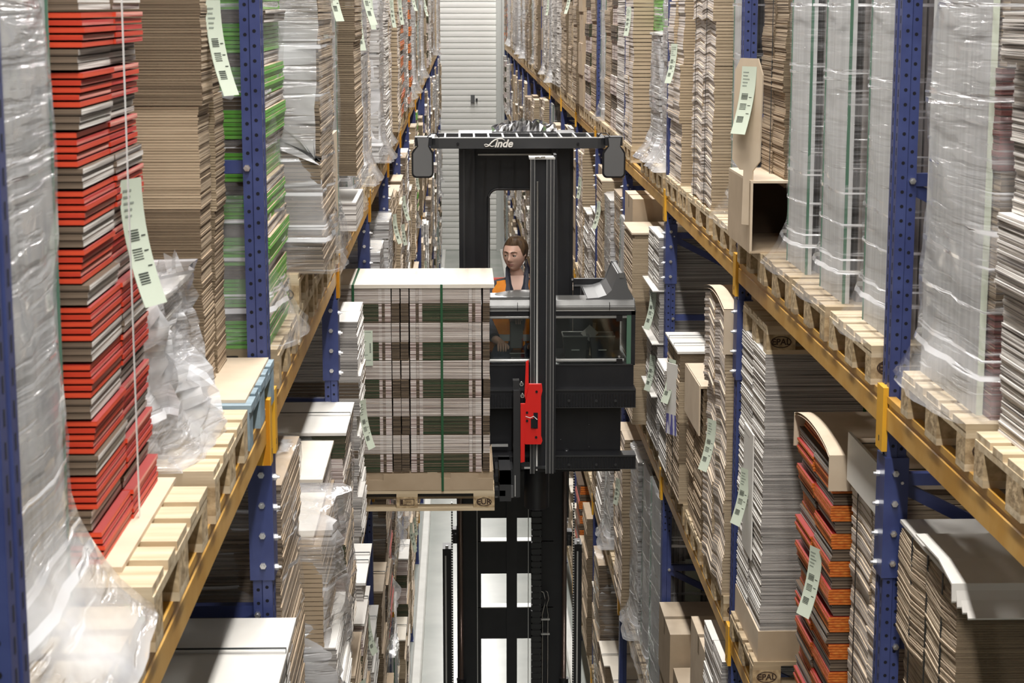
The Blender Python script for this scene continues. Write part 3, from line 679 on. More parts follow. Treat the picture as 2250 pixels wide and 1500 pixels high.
# bay 2 upper right
P_('R', 'A', 2, 0, 10.36, 11.16, 'pine', 'wooden pallet just past the second right upright, upper level')
r = panel_load(1.05, .70, 1.85, 21, 1, 'film_clear', .12); put(r, 'R', 10.42, ZA, 1.57, 1.05, .70, 'grey board pack in film just past the second right upright', 'wrapped pallet load')
P_('R', 'A', 2, 1, 11.33, 12.43, 'pine', 'pale wooden pallet with a round stamp under two striped cardboard piles', 'EPAL')
r = make_load('tan', 1.0, 1.04, 1.85, 12, 1.1, ncol=2, bh=[.30, .26], shift=.012, sag=.02, tagspec=[(3, .1, 1.62)], straps=(-.5, .5)); put(r, 'R', 11.36, ZA, 1.50, 1.0, 1.04, 'twin columns of bowed brown sheets on the pallet with a round stamp', 'cardboard stack')
P_('R', 'A', 2, 2, 12.50, 12.9, 'pine', 'narrow wooden pallet between two cardboard stacks, right upper level')
USED.add(('R', 'A', 2, 3))
P_('R', 'A', 2, 3, 12.98, 13.78, 'pine', 'wooden pallet just before the third right upright, upper level')
r = make_load('tan', 1.0, .76, 1.85, 13, 1.1, ncol=2, bh=[.42, .40], shift=.008, tagspec=[(1, .1, .95)]); put(r, 'R', 13.0, ZA, 1.50, 1.0, .76, 'straight brown stack in two columns just before the third right upright', 'cardboard stack')
P_('R', 'A', 3, 0, 13.98, 14.78, 'pine', 'wooden pallet just past the third right upright, upper level')
r = make_load('foil', 1.0, .74, 1.85, 14, 1, 'film_thick', flare=.14, nb=7, name='wrapped_board_stack'); put(r, 'R', 14.0, ZA, 1.56, 1.0, .74, 'silvery film-wrapped stack just past the third right upright', 'wrapped pallet load')
P_('R', 'A', 3, 1, 14.9, 15.7, 'pine_old', 'wooden pallet under the silvery load with the white lid')
r = make_load('foil', 1.0, .76, 1.0, 15, 1, 'film_thick', flare=.14, nb=5, top='white_board', name='wrapped_board_stack'); put(r, 'R', 14.92, ZA, 1.56, 1.0, .76, 'shorter silvery film-wrapped stack topped with a white lid', 'wrapped pallet load')
r = make_load('green', 1.0, .76, .75, 16, 2, 'film', bh=[.75], name='wrapped_carton_stack'); put(r, 'R', 15.85, ZA + 1.0, 1.66, 1.0, .76, 'green carton bundle in film behind the white-lidded load', 'wrapped pallet load')
r = make_load('foil', 1.0, .76, 1.0, 17, 2, None, nb=4, name='wrapped_board_stack'); put(r, 'R', 15.85, ZA, 1.66, 1.0, .76, 'silver base stack under the green carton bundle', 'wrapped pallet load'); USED.add(('R', 'A', 3, 2))
# ---- middle level
# left
P_('L', 'B', 0, 3, 5.62, 6.42, 'pine', 'wooden pallet under the white-lidded load, bottom left')
r = make_load('greywhite', 1.1, .80, 1.20, 18, 1, None, top='white_board', straps=(.1,)); put(r, 'L', 5.65, ZB, -.60, 1.1, .78, 'stack with a glossy white lid and thin black strap, bottom left', 'cardboard stack')
P_('L', 'B', 1, 0, 6.76, 7.56, 'pine', 'wooden pallet behind the first left upright, middle level')
r = make_load('brownfilm', 1.1, .80, 1.60, 19, 1, 'film', nb=5, name='wrapped_board_stack'); strap_y(r, 1.1, .8, 1.6, .12, 'strap_black'); put(r, 'L', 6.76, ZB, -.66, 1.1, .80, 'dark brown film-wrapped stack seen behind the first left upright', 'wrapped pallet load')
P_('L', 'B', 1, 1, 7.66, 8.46, 'pine', 'wooden pallet under the film-draped mound, left middle level')
r = make_load('grey', 1.1, .78, .66, 20, 1, None, name='wrapped_board_stack')
for i, (st, z, h) in enumerate([(('pink_edge', 'pink_edge', 'white_board'), .0, .42), (('kraft_edge', 'kraft', 'kraft'), .66, .44)]):
    link('bundle', bundle_mesh(st, 1.08 if i == 0 else 1.0, .78, h, .02, .006, i, 1), r, (0, 0, z))
mb = MB(); mb.box(-.5, .46, -.36, .38, 1.10, 1.13, 'kraft_light', 'kraft_light', 'cream_lid'); mb.build('top_sheet', r)
link('stretch_wrap', film_mesh(1.06, .78, 1.17, 71, .0, 30, True, 'film_thick', .03), r)
put(r, 'L', 7.68, ZB, -.53, 1.1, .78, 'brown and pink-edged stack under a crumpled mound of stretch film', 'wrapped pallet load')
P_('L', 'B', 1, 2, 8.56, 9.36, 'pine', 'third wooden pallet past the first left upright, middle level')
r = make_load('print', 1.1, .78, 1.16, 22, 1, 'film', top='cream_lid', bh=[.20, .12], film_top=False, name='wrapped_board_stack'); put(r, 'L', 8.60, ZB, -.66, 1.1, .78, 'stack with a cream top sheet in film, behind the crumpled mound', 'wrapped pallet load')
P_('L', 'B', 1, 3, 9.42, 10.18, 'pine', 'fourth wooden pallet past the first left upright, middle level')
r = make_load('print', 1.1, .74, 1.19, 23, 1, 'film', top='white_board', bh=[.15], straps=(.1,), film_top=False, name='wrapped_board_stack'); put(r, 'L', 9.44, ZB, -.60, 1.1, .74, 'pink-edged stack with a white lid and black strap by the second left upright', 'wrapped pallet load')
P_('L', 'B', 2, 0, 10.33, 11.13, 'pine', 'wooden pallet carrying only a strapped white sheet, left middle level')
r = make_load('greywhite', 1.15, .78, .12, 24, 1, None, top='white_board', nb=1, straps=(0, .4)); put(r, 'L', 10.35, ZB, -.56, 1.15, .78, 'very low stack under a strapped white sheet, left middle level', 'cardboard stack')
P_('L', 'B', 2, 1, 11.25, 12.05, 'pine', 'wooden pallet under the tall white-edged stack left of the raised load')
r = make_load('grey', 1.15, .78, 1.45, 25, 1, None, bh=[.12, .13], ncol=2, shift=.008, tagspec=[(3, -.30, .95)])
for i in range(3): link('bundle', bundle_mesh(('kraft_edge', 'brown_edge', 'white_board'), 1.152, .782, .10, .02, .006, i, 2), r, (0, 0, .14 + i * .42))
put(r, 'L', 11.28, ZB, -.625, 1.15, .78, 'tall white-edged stack with paper tags just left of the raised load', 'cardboard stack')
USED.update({('L', 'B', 2, 2), ('L', 'B', 2, 3)})
# right
P_('R', 'B', 0, 3, 5.66, 6.46, 'pine', 'wooden pallet at the bottom right corner, middle level')
r = make_load('sand', 1.1, .80, 1.50, 26, .9, None, ncol=2, bh=[.38, .36], shift=.02, straps=(-.55, .0, .5), sag=-.02)
mb = MB(); mb.box(-.55, .56, -.42, .40, 1.51, 1.522, 'white_board', 'kraft_light', 'white_board'); mb.build('top_sheet', r)
for i in range(4):
    mb = MB(); o_ = i * .014
    mb.prism([(-.10 + o_, 1.530 + o_), (.25, 1.535 + o_), (.42, 1.505 + o_), (.47 - o_, 1.45 + o_), (.466 - o_, 1.444 + o_), (.415, 1.498 + o_), (.25, 1.528 + o_), (-.10 + o_, 1.524 + o_)], 0, 'x', -.40, .55 + i * .014, 'white_board'); mb.build('folded_flap', r)
put(r, 'R', 5.68, ZB, 1.56, 1.1, .80, 'brown sheet stack with drooping white flaps on top, bottom right', 'cardboard stack')
P_('R', 'B', 1, 0, 6.76, 7.56, 'pine', 'wooden pallet behind the first right upright, middle level')
r = make_load('tan', 1.05, .76, 1.58, 27, 1, None, ncol=2, top='kraft_light', shift=.006, straps=(-.6, .55), bh=[.5], sag=.012, tagspec=[(3, .0, .62)])
mb = MB(); mb.box(.537, .549, -.40, .40, 1.40, 1.60, 'white_board'); mb.build('edge_board', r)
put(r, 'R', 6.78, ZB, 1.60, 1.05, .76, 'strapped brown stack with a grey edge board beside the first right upright', 'cardboard stack')
P_('R', 'B', 1, 1, 7.62, 8.42, 'pine', 'wooden pallet under the orange carton stack on the right')
r = make_load('orange', 1.0, .76, 1.50, 28, 1, None, ncol=2, bh=[.070, .05], shift=.010, top='fold', tagspec=[(3, .15, 1.02)], name='folded_carton_stack'); put(r, 'R', 7.64, ZB, 1.54, 1.0, .76, 'orange and brown folded cartons under a curved kraft cover, right side', 'carton stack')
USED.add(('R', 'B', 1, 2))
P_('R', 'B', 1, 3, 9.30, 10.14, 'pine_old', 'worn wooden pallet with a round stamp under the tall grey stack', 'EPAL')
r = make_load('grey', 1.1, .80, 1.60, 29, .8, None, ncol=2, shift=.004, base=.16, bh=[.5, .46], tagspec=[(3, -.05, .9)])
strap_y(r, 1.1, .8, 1.62, .05, 'strap_green')
mb = MB(); mb.box(.555, .562, -.20, .12, .45, 1.12, 'white_board'); mb.build('paper_sheet', r)
put(r, 'R', 9.32, ZB, 1.52, 1.1, .80, 'tall grey-edged stack on a kraft tray with an empty pallet on top', 'cardboard stack')
USED.add(('R', 'B', 1, 9)); place_pallet('R', 9.32, 10.12, ZB + 1.598, 'pine', 1.52, 'empty wooden pallet lying on top of the tall grey stack', 'EPAL')
P_('R', 'B', 2, 0, 10.40, 11.32, 'pine', 'wooden pallet under the tall bowed brown stack, right middle level')
r = make_load('tan', 1.05, .88, 1.62, 30, 1.1, None, ncol=2, bh=[.56, .52], shift=.01, sag=.035, tagspec=[(3, .1, .95)])
P0 = []; P1 = []
mb = MB()
for q in range(13):
    f = q / 12; y = -.46 + f * .92; zz = 1.635 + .05 * math.sin(f * PI); P0.append([(-.5, y, zz), (.54, y, zz)]); P1.append([(-.5, y, zz + .02), (.54, y, zz + .02)])
mb.grid(P0, 'kraft_light'); mb.grid(P1, 'kraft_light'); mb.box(-.5, .54, .455, .465, 1.40, 1.65, 'kraft_light'); mb.build('top_sheet', r)
put(r, 'R', 10.42, ZB, 1.47, 1.05, .88, 'tall bowed brown stack with rounded top sheet past the second right upright', 'cardboard stack')
P_('R', 'B', 2, 1, 11.5, 12.3, 'pine', 'wooden pallet of the stack with the folded-down sheet, right middle level')
r = make_load('kraft', 1.1, .76, 1.0, 31, 1, None, ncol=2, top='kraft_light', topdrop=.30, bh=[.3]); put(r, 'R', 11.52, ZB, 1.49, 1.1, .76, 'brown stack with its kraft top sheet folded down over the side', 'cardboard stack')
P_('R', 'B', 2, 2, 12.42, 13.22, 'pine_old', 'weathered pallet under the white-lidded bundle beside the third right upright')
r = make_load('sand', 1.1, .76, 1.05, 32, 1, None, ncol=2, top='white_board', topdrop=.0, bh=[.28], straps=(-.4, .4), tagspec=[(3, .15, .95)])
mb = MB(); mb.box(.60, .606, -.16, -.02, .58, .93, 'white_board'); mb.box(.60, .606, -.16, -.02, .44, .58, 'violet_print'); o = mb.build('hanging_sheet', r); o.rotation_euler = (0, 0, .5)
put(r, 'R', 12.44, ZB, 1.45, 1.1, .76, 'white-lidded brown bundle with black straps beside the third right upright', 'cardboard stack')
P_('R', 'B', 2, 3, 13.30, 13.82, 'pine', 'small pallet tight against the third right upright, middle level')
r = make_load('grey', 1.1, .5, .75, 34, 1, None, bh=[.3]); put(r, 'R', 13.31, ZB, 1.46, 1.1, .5, 'grey-edged low stack tight against the third right upright', 'cardboard stack')
P_('R', 'B', 3, 0, 13.98, 14.78, 'pine', 'wooden pallet under the stack parted by white sheets, right rack')
r = make_load('grey', 1.05, .76, 1.62, 35, 1, None, ncol=2, shift=.012, bh=[.40], tagspec=[(3, .2, 1.2), (1, .2, .7)])
for z in (.42, .82, 1.22): mb = MB(); mb.box(-.5, .575, -.40, .41, z - .004, z + .004, 'white_board'); mb.build('divider_sheet', r)
put(r, 'R', 14.0, ZB, 1.47, 1.05, .76, 'grey-edged stack parted by projecting white sheets past the third right upright', 'cardboard stack')
P_('R', 'B', 3, 1, 14.9, 15.7, 'pine', 'wooden pallet under the square-topped brown pile, right middle level')
r = make_load('sand', 1.05, .76, 1.55, 36, 1.3, None, top='kraft_light', bh=[.5]); put(r, 'R', 14.92, ZB, 1.36, 1.05, .76, 'square brown pile with a plain pale top beside the cab', 'cardboard stack')
P_('R', 'B', 3, 2, 15.8, 16.6, 'pine', 'wooden pallet under the pale cartons, right middle level')
r = carton_load(1.05, .76, 1.72, 37, 4); put(r, 'R', 15.82, ZB, 1.44, 1.05, .76, 'pale kraft cartons in the shade past the square brown pile', 'carton stack')
# lower level, right
P_('R', 'C', 2, 1, 11.3, 12.1, 'pine', 'wooden pallet under the tan carton, right lower level')
r = carton_load(1.05, .80, 1.42, 38, 3, 'kraft_light'); put(r, 'R', 11.32, ZC, 1.52, 1.05, .78, 'large tan carton pile under the middle beam at lower right', 'carton stack')
P_('R', 'C', 2, 2, 12.2, 13.0, 'pine', 'wooden pallet behind the tan carton pile, right lower level')
r = carton_load(1.05, .76, .75, 39, 2, 'kraft'); put(r, 'R', 12.22, ZC, 1.50, 1.05, .76, 'low kraft carton pile behind the large tan carton pile', 'carton stack')
P_('R', 'C', 2, 3, 13.02, 13.8, 'pine', 'wooden pallet before the third upright, right lower level')
r = carton_load(1.05, .76, .98, 40, 2, 'kraft'); put(r, 'R', 13.04, ZC, 1.49, 1.05, .74, 'kraft carton pile just before the third upright, right lower level', 'carton stack')
P_('R', 'C', 3, 0, 13.98, 14.78, 'pine', 'wooden pallet past the third upright, right lower level')
r = panel_load(1.05, .74, 1.72, 41, 1, 'film', .1); put(r, 'R', 14.0, ZC, 1.50, 1.05, .74, 'grey film-wrapped boards past the third upright, right lower level', 'wrapped pallet load')
# ------------------------------------------------------------------ the other places of both racks
def proto(kind, seed, **kw):
    lod = kw.pop('lod', 2.0); W = kw.pop('W', 1.1); D = kw.pop('D', .76); H = kw.pop('H', 1.65)
    if kind == 'panel': r = panel_load(W, D * .9, H, seed, 1, 'film', .08)
    elif kind == 'carton': r = carton_load(W, D, H, seed, 4)
    else: r = make_load(kind, W, D, H, seed, lod, **kw)
    ch = [(c, []) for c in bpy.data.objects if c.parent == r]; PR.append(r); PR.extend(c for c, _ in ch)
    return (r, ch)
PR = []
LOOK = [
 ('kraft', 'tall brown cardboard stack', 'cardboard stack', dict()),
 ('foil', 'silvery film-wrapped stack', 'wrapped pallet load', dict(film='film_thick', nb=6, flare=.1)),
 ('panel', 'grey boards on edge in film', 'wrapped pallet load', dict()),
 ('tan', 'pale brown two-column stack', 'cardboard stack', dict(ncol=2, bh=[.3], tagspec=[(0, .1, 1.2)])),
 ('print', 'pink and brown striped stack', 'cardboard stack', dict(bh=[.2, .16], top='white_board', straps=(.3,))),
 ('brownfilm', 'brown stack in shiny film', 'wrapped pallet load', dict(film='film', nb=6)),
 ('greywhite', 'white-edged board stack', 'cardboard stack', dict(bh=[.25])),
 ('carton', 'plain kraft carton pile', 'carton stack', dict()),
 ('sand', 'sandy brown board stack', 'cardboard stack', dict(bh=[.33], top='kraft_light', tagspec=[(3, .2, 1.4)])),
 ('grey', 'grey-edged board stack', 'cardboard stack', dict(bh=[.2], ncol=2)),
 ('orange', 'orange and brown carton stack', 'carton stack', dict(bh=[.11, .08])),
 ('green', 'green and brown carton stack', 'carton stack', dict(bh=[.11, .06])),
]
PROTO = [proto(k_, 50 + i, **dict(kw)) for i, (k_, a, c, kw) in enumerate(LOOK)]
LOWS = [proto(k_, 80 + i, H=1.0, bh=[.25], top=t_, straps=(.2,)) for i, (k_, t_) in enumerate([('kraft', 'kraft_light'), ('greywhite', 'white_board'), ('sand', 'cream_lid')])]
def joined(spec, name):
    """one mesh of a stack for places too far off to show its bundles"""
    mb = MB(); k = 0; vs = []; fs = []; ms = []; sm = []; mats = []
    for c, _ in spec[1]:
        me = c.data; b = len(vs); off = c.location; vs += [tuple(v.co + off) for v in me.vertices]
        mm = [mt.name for mt in me.materials]
        for q in mm:
            if q not in mats: mats.append(q)
        for p in me.polygons: fs.append(tuple(b + i for i in p.vertices)); ms.append(mats.index(mm[p.material_index])); sm.append(p.use_smooth)
    me = bpy.data.meshes.new(name); me.from_pydata(vs, [], fs)
    for q in mats: me.materials.append(bpy.data.materials[q])
    me.polygons.foreach_set('material_index', ms); me.polygons.foreach_set('use_smooth', sm); me.update(); return me
FARM = [joined(p, 'far_stack') for p in PROTO]
RD = random.Random(11)
FORCE = {('L', 'A', 4, 3): 10, ('L', 'A', 5, 0): 10, ('L', 'A', 2, 1): 2, ('L', 'A', 2, 2): 3, ('L', 'A', 2, 3): 1, ('L', 'A', 3, 0): 3, ('L', 'A', 3, 1): 1, ('L', 'A', 3, 2): 6, ('L', 'A', 3, 3): 1, ('L', 'B', 7, 1): 11, ('L', 'B', 3, 0): 1,
         ('R', 'A', 3, 3): 3, ('R', 'A', 4, 0): 6, ('R', 'A', 4, 1): 4, ('R', 'A', 4, 2): 0, ('R', 'A', 4, 3): 2, ('R', 'A', 5, 0): 0, ('R', 'A', 5, 1): 4, ('R', 'C', 3, 1): 2, ('R', 'C', 3, 2): 1, ('R', 'B', 3, 3): 2, ('R', 'B', 4, 0): 5, ('R', 'B', 4, 1): 1}
PLACED = []
for side in 'LR':
    for lv in 'ABCD':
        for k in range(1, 17):
            for s in range(4):
                j = RD.choice([0, 0, 1, 1, 2, 3, 3, 4, 5, 5, 6, 7, 8, 8, 9, 9, 6, 10 if RD.random() < .4 else 0]); low = RD.random(); zs = RD.uniform(.86, 1.04); fo = RD.uniform(-.05, .04); sk = RD.random()
                if (side, lv, k, s) in USED: continue
                y0 = YP(k) + .13 + s * .86; y1 = y0 + .79
                where = '%s rack %s level, %s place beyond %s upright' % (SIDE[side], LN[lv], ORD[s], ORD[k])
                far = k >= 9
                j = FORCE.get((side, lv, k, s), j)
                if shown(side, lv, k, s, 1):
                    p = place_pallet(side, y0, y1, LEV[lv], 'pine' if (k + s) % 4 else 'pine_old', None, 'wooden pallet, ' + where, 'EPAL', k >= 4)
                dz = .144 if shown(side, lv, k, s, 1) else .004      # boards lying straight on the beams where no pallet shows
                if shown(side, lv, k, s, 0):
                    fx = (AISLE_L + .02 + fo) if side == 'L' else (AISLE_R - .02 - fo)
                    uselow = lv != 'A' and low < .3 and (side, lv, k, s) not in FORCE
                    if uselow:
                        q = int(low * 9.9) % 3; r = copy_tree(LOWS[q], (0, 0, 0)); look = ['low brown stack with pale lid', 'low white-lidded stack', 'low sandy stack with cream lid'][q]; cat = 'cardboard stack'; r.name = 'cardboard_stack'
                    else:
                        look, cat = LOOK[j][1], LOOK[j][2]
                        if far: r = link('cardboard_stack', FARM[j])
                        else: r = copy_tree(PROTO[j], (0, 0, 0))
                        r.name = cat.replace(' ', '_')
                    put(r, side, y0 + .02, LEV[lv] + dz, fx, 1.1, .76, look + ', ' + where, cat, None, (1, 1, zs * (1.06 if lv == 'A' else 1)))
for o in PR: bpy.data.objects.remove(o)
PALG = PAL

# ------------------------------------------------------------------ the load on the forks
YF = 12.7
root = empty('printed_board_stack', (-.378, YF + .4, 5.222))
tag(root, 'striped pink, brown and green board stack with cream lid, held up beside the cab', 'board stack')
fp = copy_tree(PAL['pine'], (-.378, YF + .4, 5.078), 0); tag(fp, 'wooden pallet with oval stamp carried on the truck forks', 'pallet')
s_ = link('stamp', STAMP['EUR'], fp, (.5275, -.4006, .062))
mb = MB(); mb.box(-.05, .05, -.4006, -.400, .040, .044, 'stamp'); mb.box(-.05, .05, -.4006, -.400, .082, .086, 'stamp'); mb.box(-.05, -.046, -.4006, -.400, .04, .086, 'stamp'); mb.box(.046, .05, -.4006, -.400, .04, .086, 'stamp')
mb.box(-.045, -.028, -.4006, -.400, .047, .080, 'stamp')
mb.build('stamp', fp)
for q, tx in enumerate(('IT', 'SYSTEM', 'HT')):
    t_ = link('stamp_letters', text_mesh(tx, .013, 0, .0003, 'LEFT'), fp, (-.018, -.4008, .075 - q * .0135)); t_.rotation_euler.x = PI / 2; t_.data.materials.clear(); t_.data.materials.append(M['stamp'])
def cx(c): return at(730 + c / 2.5425, 800, YF).x + .378
SEG = [(None, 262, 'green_brown'), (262, 280, 'pink_edge'), (280, 297, 'brown_edge'), (297, 330, 'pink_edge'), (336, 379, 'brown_edge'), (385, 428, 'brown_edge'), (436, 468, 'pink_edge'), (469, 485, 'brown_edge'), (486, 505, 'pink_edge'),
       (505, 762, 'green_brown'), (763, 782, 'pink_edge'), (783, 800, 'brown_edge'), (800, 833, 'pink_edge'), (842, 880, 'brown_edge')]
ys = [629, 666, 708, 751, 791, 833, 874, 914, 955, 996, 1037, 1077]
zs_ = [at(900, y, YF).z - 5.222 for y in ys]
zs_[-1] = 0.0
M['print_light'] = edge_mat('pale_printed_edges', (.24, .18, .16), (.78, .71, .66), 170, .34, .6, mid=(.50, .44, .40))
M['print_pale'] = edge_mat('paler_printed_edges', (.36, .30, .27), (.88, .83, .79), 170, .34, .6)
rg = random.Random(77)
for i in range(10):
    z1, z0 = zs_[i], zs_[i + 1]; mb = MB(); n = max(2, int((z1 - z0) / .011)); t = (z1 - z0 - .003) / n
    for (a, b, k) in SEG:
        x0 = -.59 if a is None else cx(a); x1 = cx(b); jx = rg.uniform(-.003, .003)
        if i % 2 == 0: k = 'print_pale' if k == 'pink_edge' else 'print_light'
        for q in range(n):
            dy = rg.uniform(-.002, .002)
            mb.box(x0 + (jx if a in (336, 385, 842) else 0), x1 + (jx if b in (379, 428, 880) else 0), -.395 + dy, .39, z0 + q * t, z0 + q * t + t * .86, 'print_light' if i % 2 == 0 else 'brown_edge', k, 'kraft')
    mb.build('bundle', root)
zt = zs_[0]
mb = MB(); mb.box(-.58, .585, -.385, .385, .0, zs_[10] - .004, 'kraft', 'kraft', 'kraft'); mb.build('base_bundle', root)
mb = MB()
pts = [(-.6, 0), (.585, 0), (.59, .12)]; prof = [(-.59, .002), (.59, .002), (.59, .078)]
x = .59
for (xa, h) in ((.49, .085), (.48, .115), (.40, .118), (.30, .12), (.29, .085), (.23, .088), (.21, .118), (.14, .128), (-.02, .120), (-.16, .117), (-.18, .075), (-.26, .078), (-.27, .105), (-.59, .10)): prof += [(x, h), (xa, h)]; x = xa
mb.prism(prof, 0, 'y', -.402, -.394, 'kraft'); mb.box(.586, .592, -.40, .38, 0, .14, 'kraft'); mb.build('base_tray', root)
mb = MB(); mb.box(-.60, .60, -.40, .40, zt, zt + .012, 'cream_lid'); mb.box(-.60, .60, -.405, -.395, zt - .012, zt + .012, 'cream_lid'); mb.build('lid', root)
strap_y(root, 1.18, .80, zt, cx(613), 'strap_green', .014); strap_y(root, 1.18, .80, zt, cx(122), 'strap_green', .014)
mb = MB(); xa, xb = cx(135), cx(228); za, zb_ = at(800, 726, YF).z - 5.222, at(800, 803, YF).z - 5.222
mb.box(xa, xb, -.408, -.404, zb_, za, 'tag'); yy = -.4085
def ink(f0, f1, g0, g1, k='ink'): mb.box(xa + (xb - xa) * f0, xa + (xb - xa) * f1, yy, -.408, za + (zb_ - za) * g1, za + (zb_ - za) * g0, k)
for q in range(6): ink(.12 + q * .05, .14 + q * .05, .40, .49)
for q in range(6): ink(.15 + q * .04, .17 + q * .04, .80, .88)
for q in range(9): ink(.80, .90, .36 + q * .032, .375 + q * .032)
for g0, f1 in ((.03, .9), (.20, .2), (.30, .62), (.35, .4), (.68, .7), (.83, .9)): ink(.55 if g0 in (.03, .83) else .08, f1, g0, g0 + .022, 'faded_ink')
mb.build('label', root)
# ------------------------------------------------------------------ turret truck
tr = empty('turret_truck', (.40, 14.9, 0)); tag(tr, 'black man-up turret truck with raised cab in the middle of the aisle', 'forklift truck')
def bp(xa, ya, xb, yb, Y0, Y1, k, name=None, par=None, mbx=None, ym=None, bev=0):
    """box whose near face spans the given corners at depth Y0"""
    p, q = at(xa, ya, Y0), at(xb, yb, Y0); mm = mbx or MB()
    mm.box(p.x, q.x, Y0, Y1, q.z, p.z, k)
    if name:
        return attach(mm, name, par, bev)
    return mm
def attach(mm, name, par=None, bev=0):
    par = par or tr; o = mm.build(name, par, None, bev); w_ = par; off = Vector((0, 0, 0))
    while w_ is not None: off += w_.location; w_ = w_.parent
    o.data.transform(Matrix.Translation(-off)); return o
# overhead guard
mm = MB()
f0, f1 = at(945, 304, 13.5), at(1332, 326, 13.5); zt_, zb2 = f0.z, f1.z
def arc_bar(x0, x1, y, z0, z1, r, k, mm):
    pr = [(x0, y + .55), (x0, y + r)]
    for i in range(5): a = i / 4 * PI / 2; pr.append((x0 + r - r * math.cos(a), y + r - r * math.sin(a)))
    for i in range(5): a = i / 4 * PI / 2; pr.append((x1 - r + r * math.sin(a), y + r - r * math.cos(a)))
    pr += [(x1, y + .55)]; inn = []
    t = .03
    for (px_, py_) in reversed(pr): inn.append((min(max(px_, x0 + t), x1 - t), max(py_, y + t) if py_ < y + .5 else py_))
    mm.prism(pr + inn, 0, 'z', z0, z1, k)
arc_bar(f0.x, f1.x, 13.5, zb2, zt_, .06, 'charcoal', mm); guard = attach(mm, 'guard_frame')
mm = MB()
mm.box(f0.x + .03, f1.x - .03, 13.505, 13.53, zt_ - .001, zt_ + .006, 'edge_metal'); attach(mm, 'guard_lip', guard)
mm = MB(); mm.box(f0.x + .05, f1.x - .05, 14.04, 14.08, zb2, zt_, 'charcoal'); attach(mm, 'rear_bar', guard)
for i in range(11):
    mm = MB(); x = f0.x + (f1.x - f0.x) * (i + 1) / 12.0; mm.box(x - .006, x + .006, 13.52, 14.06, zb2 + .01, zt_ + .002, 'edge_metal'); attach(mm, 'guard_slat')
tm = text_mesh('inde', .074, .30, .002, bold=.0022); lg = link('lettering', tm, tr); tm.materials.clear(); tm.materials.append(M['white_board'])
pc = at(1098, 316, 13.49); lg.location = (at(1106, 316, 13.49).x - .40, 13.494 - 14.9, pc.z); lg.rotation_euler = (PI / 2, 0, 0)
mm = MB()
for pl, rr_ in (([(1064, 318), (1067, 322), (1073, 321), (1081, 312), (1088, 307), (1096, 304.5), (1104, 305), (1109, 308), (1108, 311)], [.0025, .004, .005, .006, .005, .004, .0035, .0035, .002]), ([(1064, 318), (1068, 316.5), (1074, 319), (1081, 322), (1087, 320)], [.0025, .003, .004, .004, .002])):
    mm.tube([(at(a_, b_, 13.492).x, 13.492, at(a_, b_, 13.492).z) for a_, b_ in pl], rr_, 'white_board', 6)
attach(mm, 'lettering')
for px_ in (1006, 1270):
    p = at(px_, 316, 13.49); mm = MB(); mm.tube([(p.x, 13.49, p.z), (p.x, 13.50, p.z)], .010, 'black_gloss', 8); attach(mm, 'bolt', guard)
# mirrors
for xa, xb, xn0, xn1 in ((905, 952, 915, 944), (1325, 1373, 1335, 1366)):
    mm = MB(); a, b = at(xa, 330, 13.4), at(xb, 390, 13.4); r = .03; pr = []
    n0, n1 = at(xn0, 300, 13.4), at(xn1, 300, 13.4)
    def rr(x0, x1, z0, z1, r, Y, neck):
        o = []
        for c_x, c_z, a0 in ((x0 + r, z0 + r, PI), (x1 - r, z0 + r, 1.5 * PI)):
            for i in range(6): t = a0 + i / 5 * PI / 2; o.append((c_x + r * math.cos(t), c_z + r * math.sin(t)))
        o += [(x1, z1 - .02), (x1 - .012, z1)]
        if neck: o += [(n1.x - .012, z1 + .03), (n1.x - .006, n1.z - .01), (n0.x + .006, n1.z - .01), (n0.x + .012, z1 + .03)]
        o += [(x0 + .012, z1), (x0, z1 - .02)]; return o
    mm.prism(rr(a.x, b.x, b.z, a.z, r, 0, True), 0, 'y', 13.40, 13.43, 'black_gloss'); mr_ = attach(mm, 'mirror_housing', None, .003)
    mm = MB(); mm.prism(rr(a.x + .009, b.x - .009, b.z + .010, a.z - .004, r * .8, 0, True), 0, 'y', 13.392, 13.401, 'grey_plastic'); attach(mm, 'mirror_back', mr_)
    mm = MB(); mid = (n0.x + n1.x) / 2; s2 = 1 if xa < 1000 else -1
    mm.box(mid - .06, mid + .06, 13.44, 13.60, zt_ - .05, zt_ + .012, 'black'); mm.tube([(mid + s2 * .03, 13.45, zt_ + .012), (mid + s2 * .05, 13.46, zt_ + .035), (mid + s2 * .09, 13.50, zt_ + .035), (mid + s2 * .12, 13.52, zt_ - .01)], .004, 'black_gloss', 6); attach(mm, 'mirror_bracket', mr_)
# rear panel of the cab with its window (mast side)
YR = 14.45
mm = MB(); a, b = at(1008, 326, YR), at(1258, 700, YR); wa, wb = at(1073, 415, YR), at(1214, 700, YR); zt2 = a.z
mm.box(a.x, wa.x, YR, YR + .10, b.z - .3, zt2, 'black'); mm.box(wb.x, b.x, YR, YR + .10, b.z - .3, zt2, 'black'); mm.box(wa.x, wb.x, YR, YR + .10, wa.z, zt2, 'black')
r = .07; cr = [(wa.x, wa.z), (wa.x, wa.z - r)] + [(wa.x + r - r * math.cos(i / 6 * PI / 2), wa.z - r + r * math.sin(i / 6 * PI / 2)) for i in range(1, 7)]
mm.prism(cr, 0, 'y', YR, YR + .10, 'black'); rp = attach(mm, 'rear_panel')
mm = MB(); pts = [(wa.x, YR - .004, wa.z - 1.0), (wa.x, YR - .004, wa.z - r)] + [(wa.x + r - r * math.cos(i / 6 * PI / 2), YR - .004, wa.z - r + r * math.sin(i / 6 * PI / 2)) for i in range(1, 7)] + [(wb.x, YR - .004, wa.z)]
mm.tube(pts, .012, 'charcoal', 6); attach(mm, 'window_seal', rp)
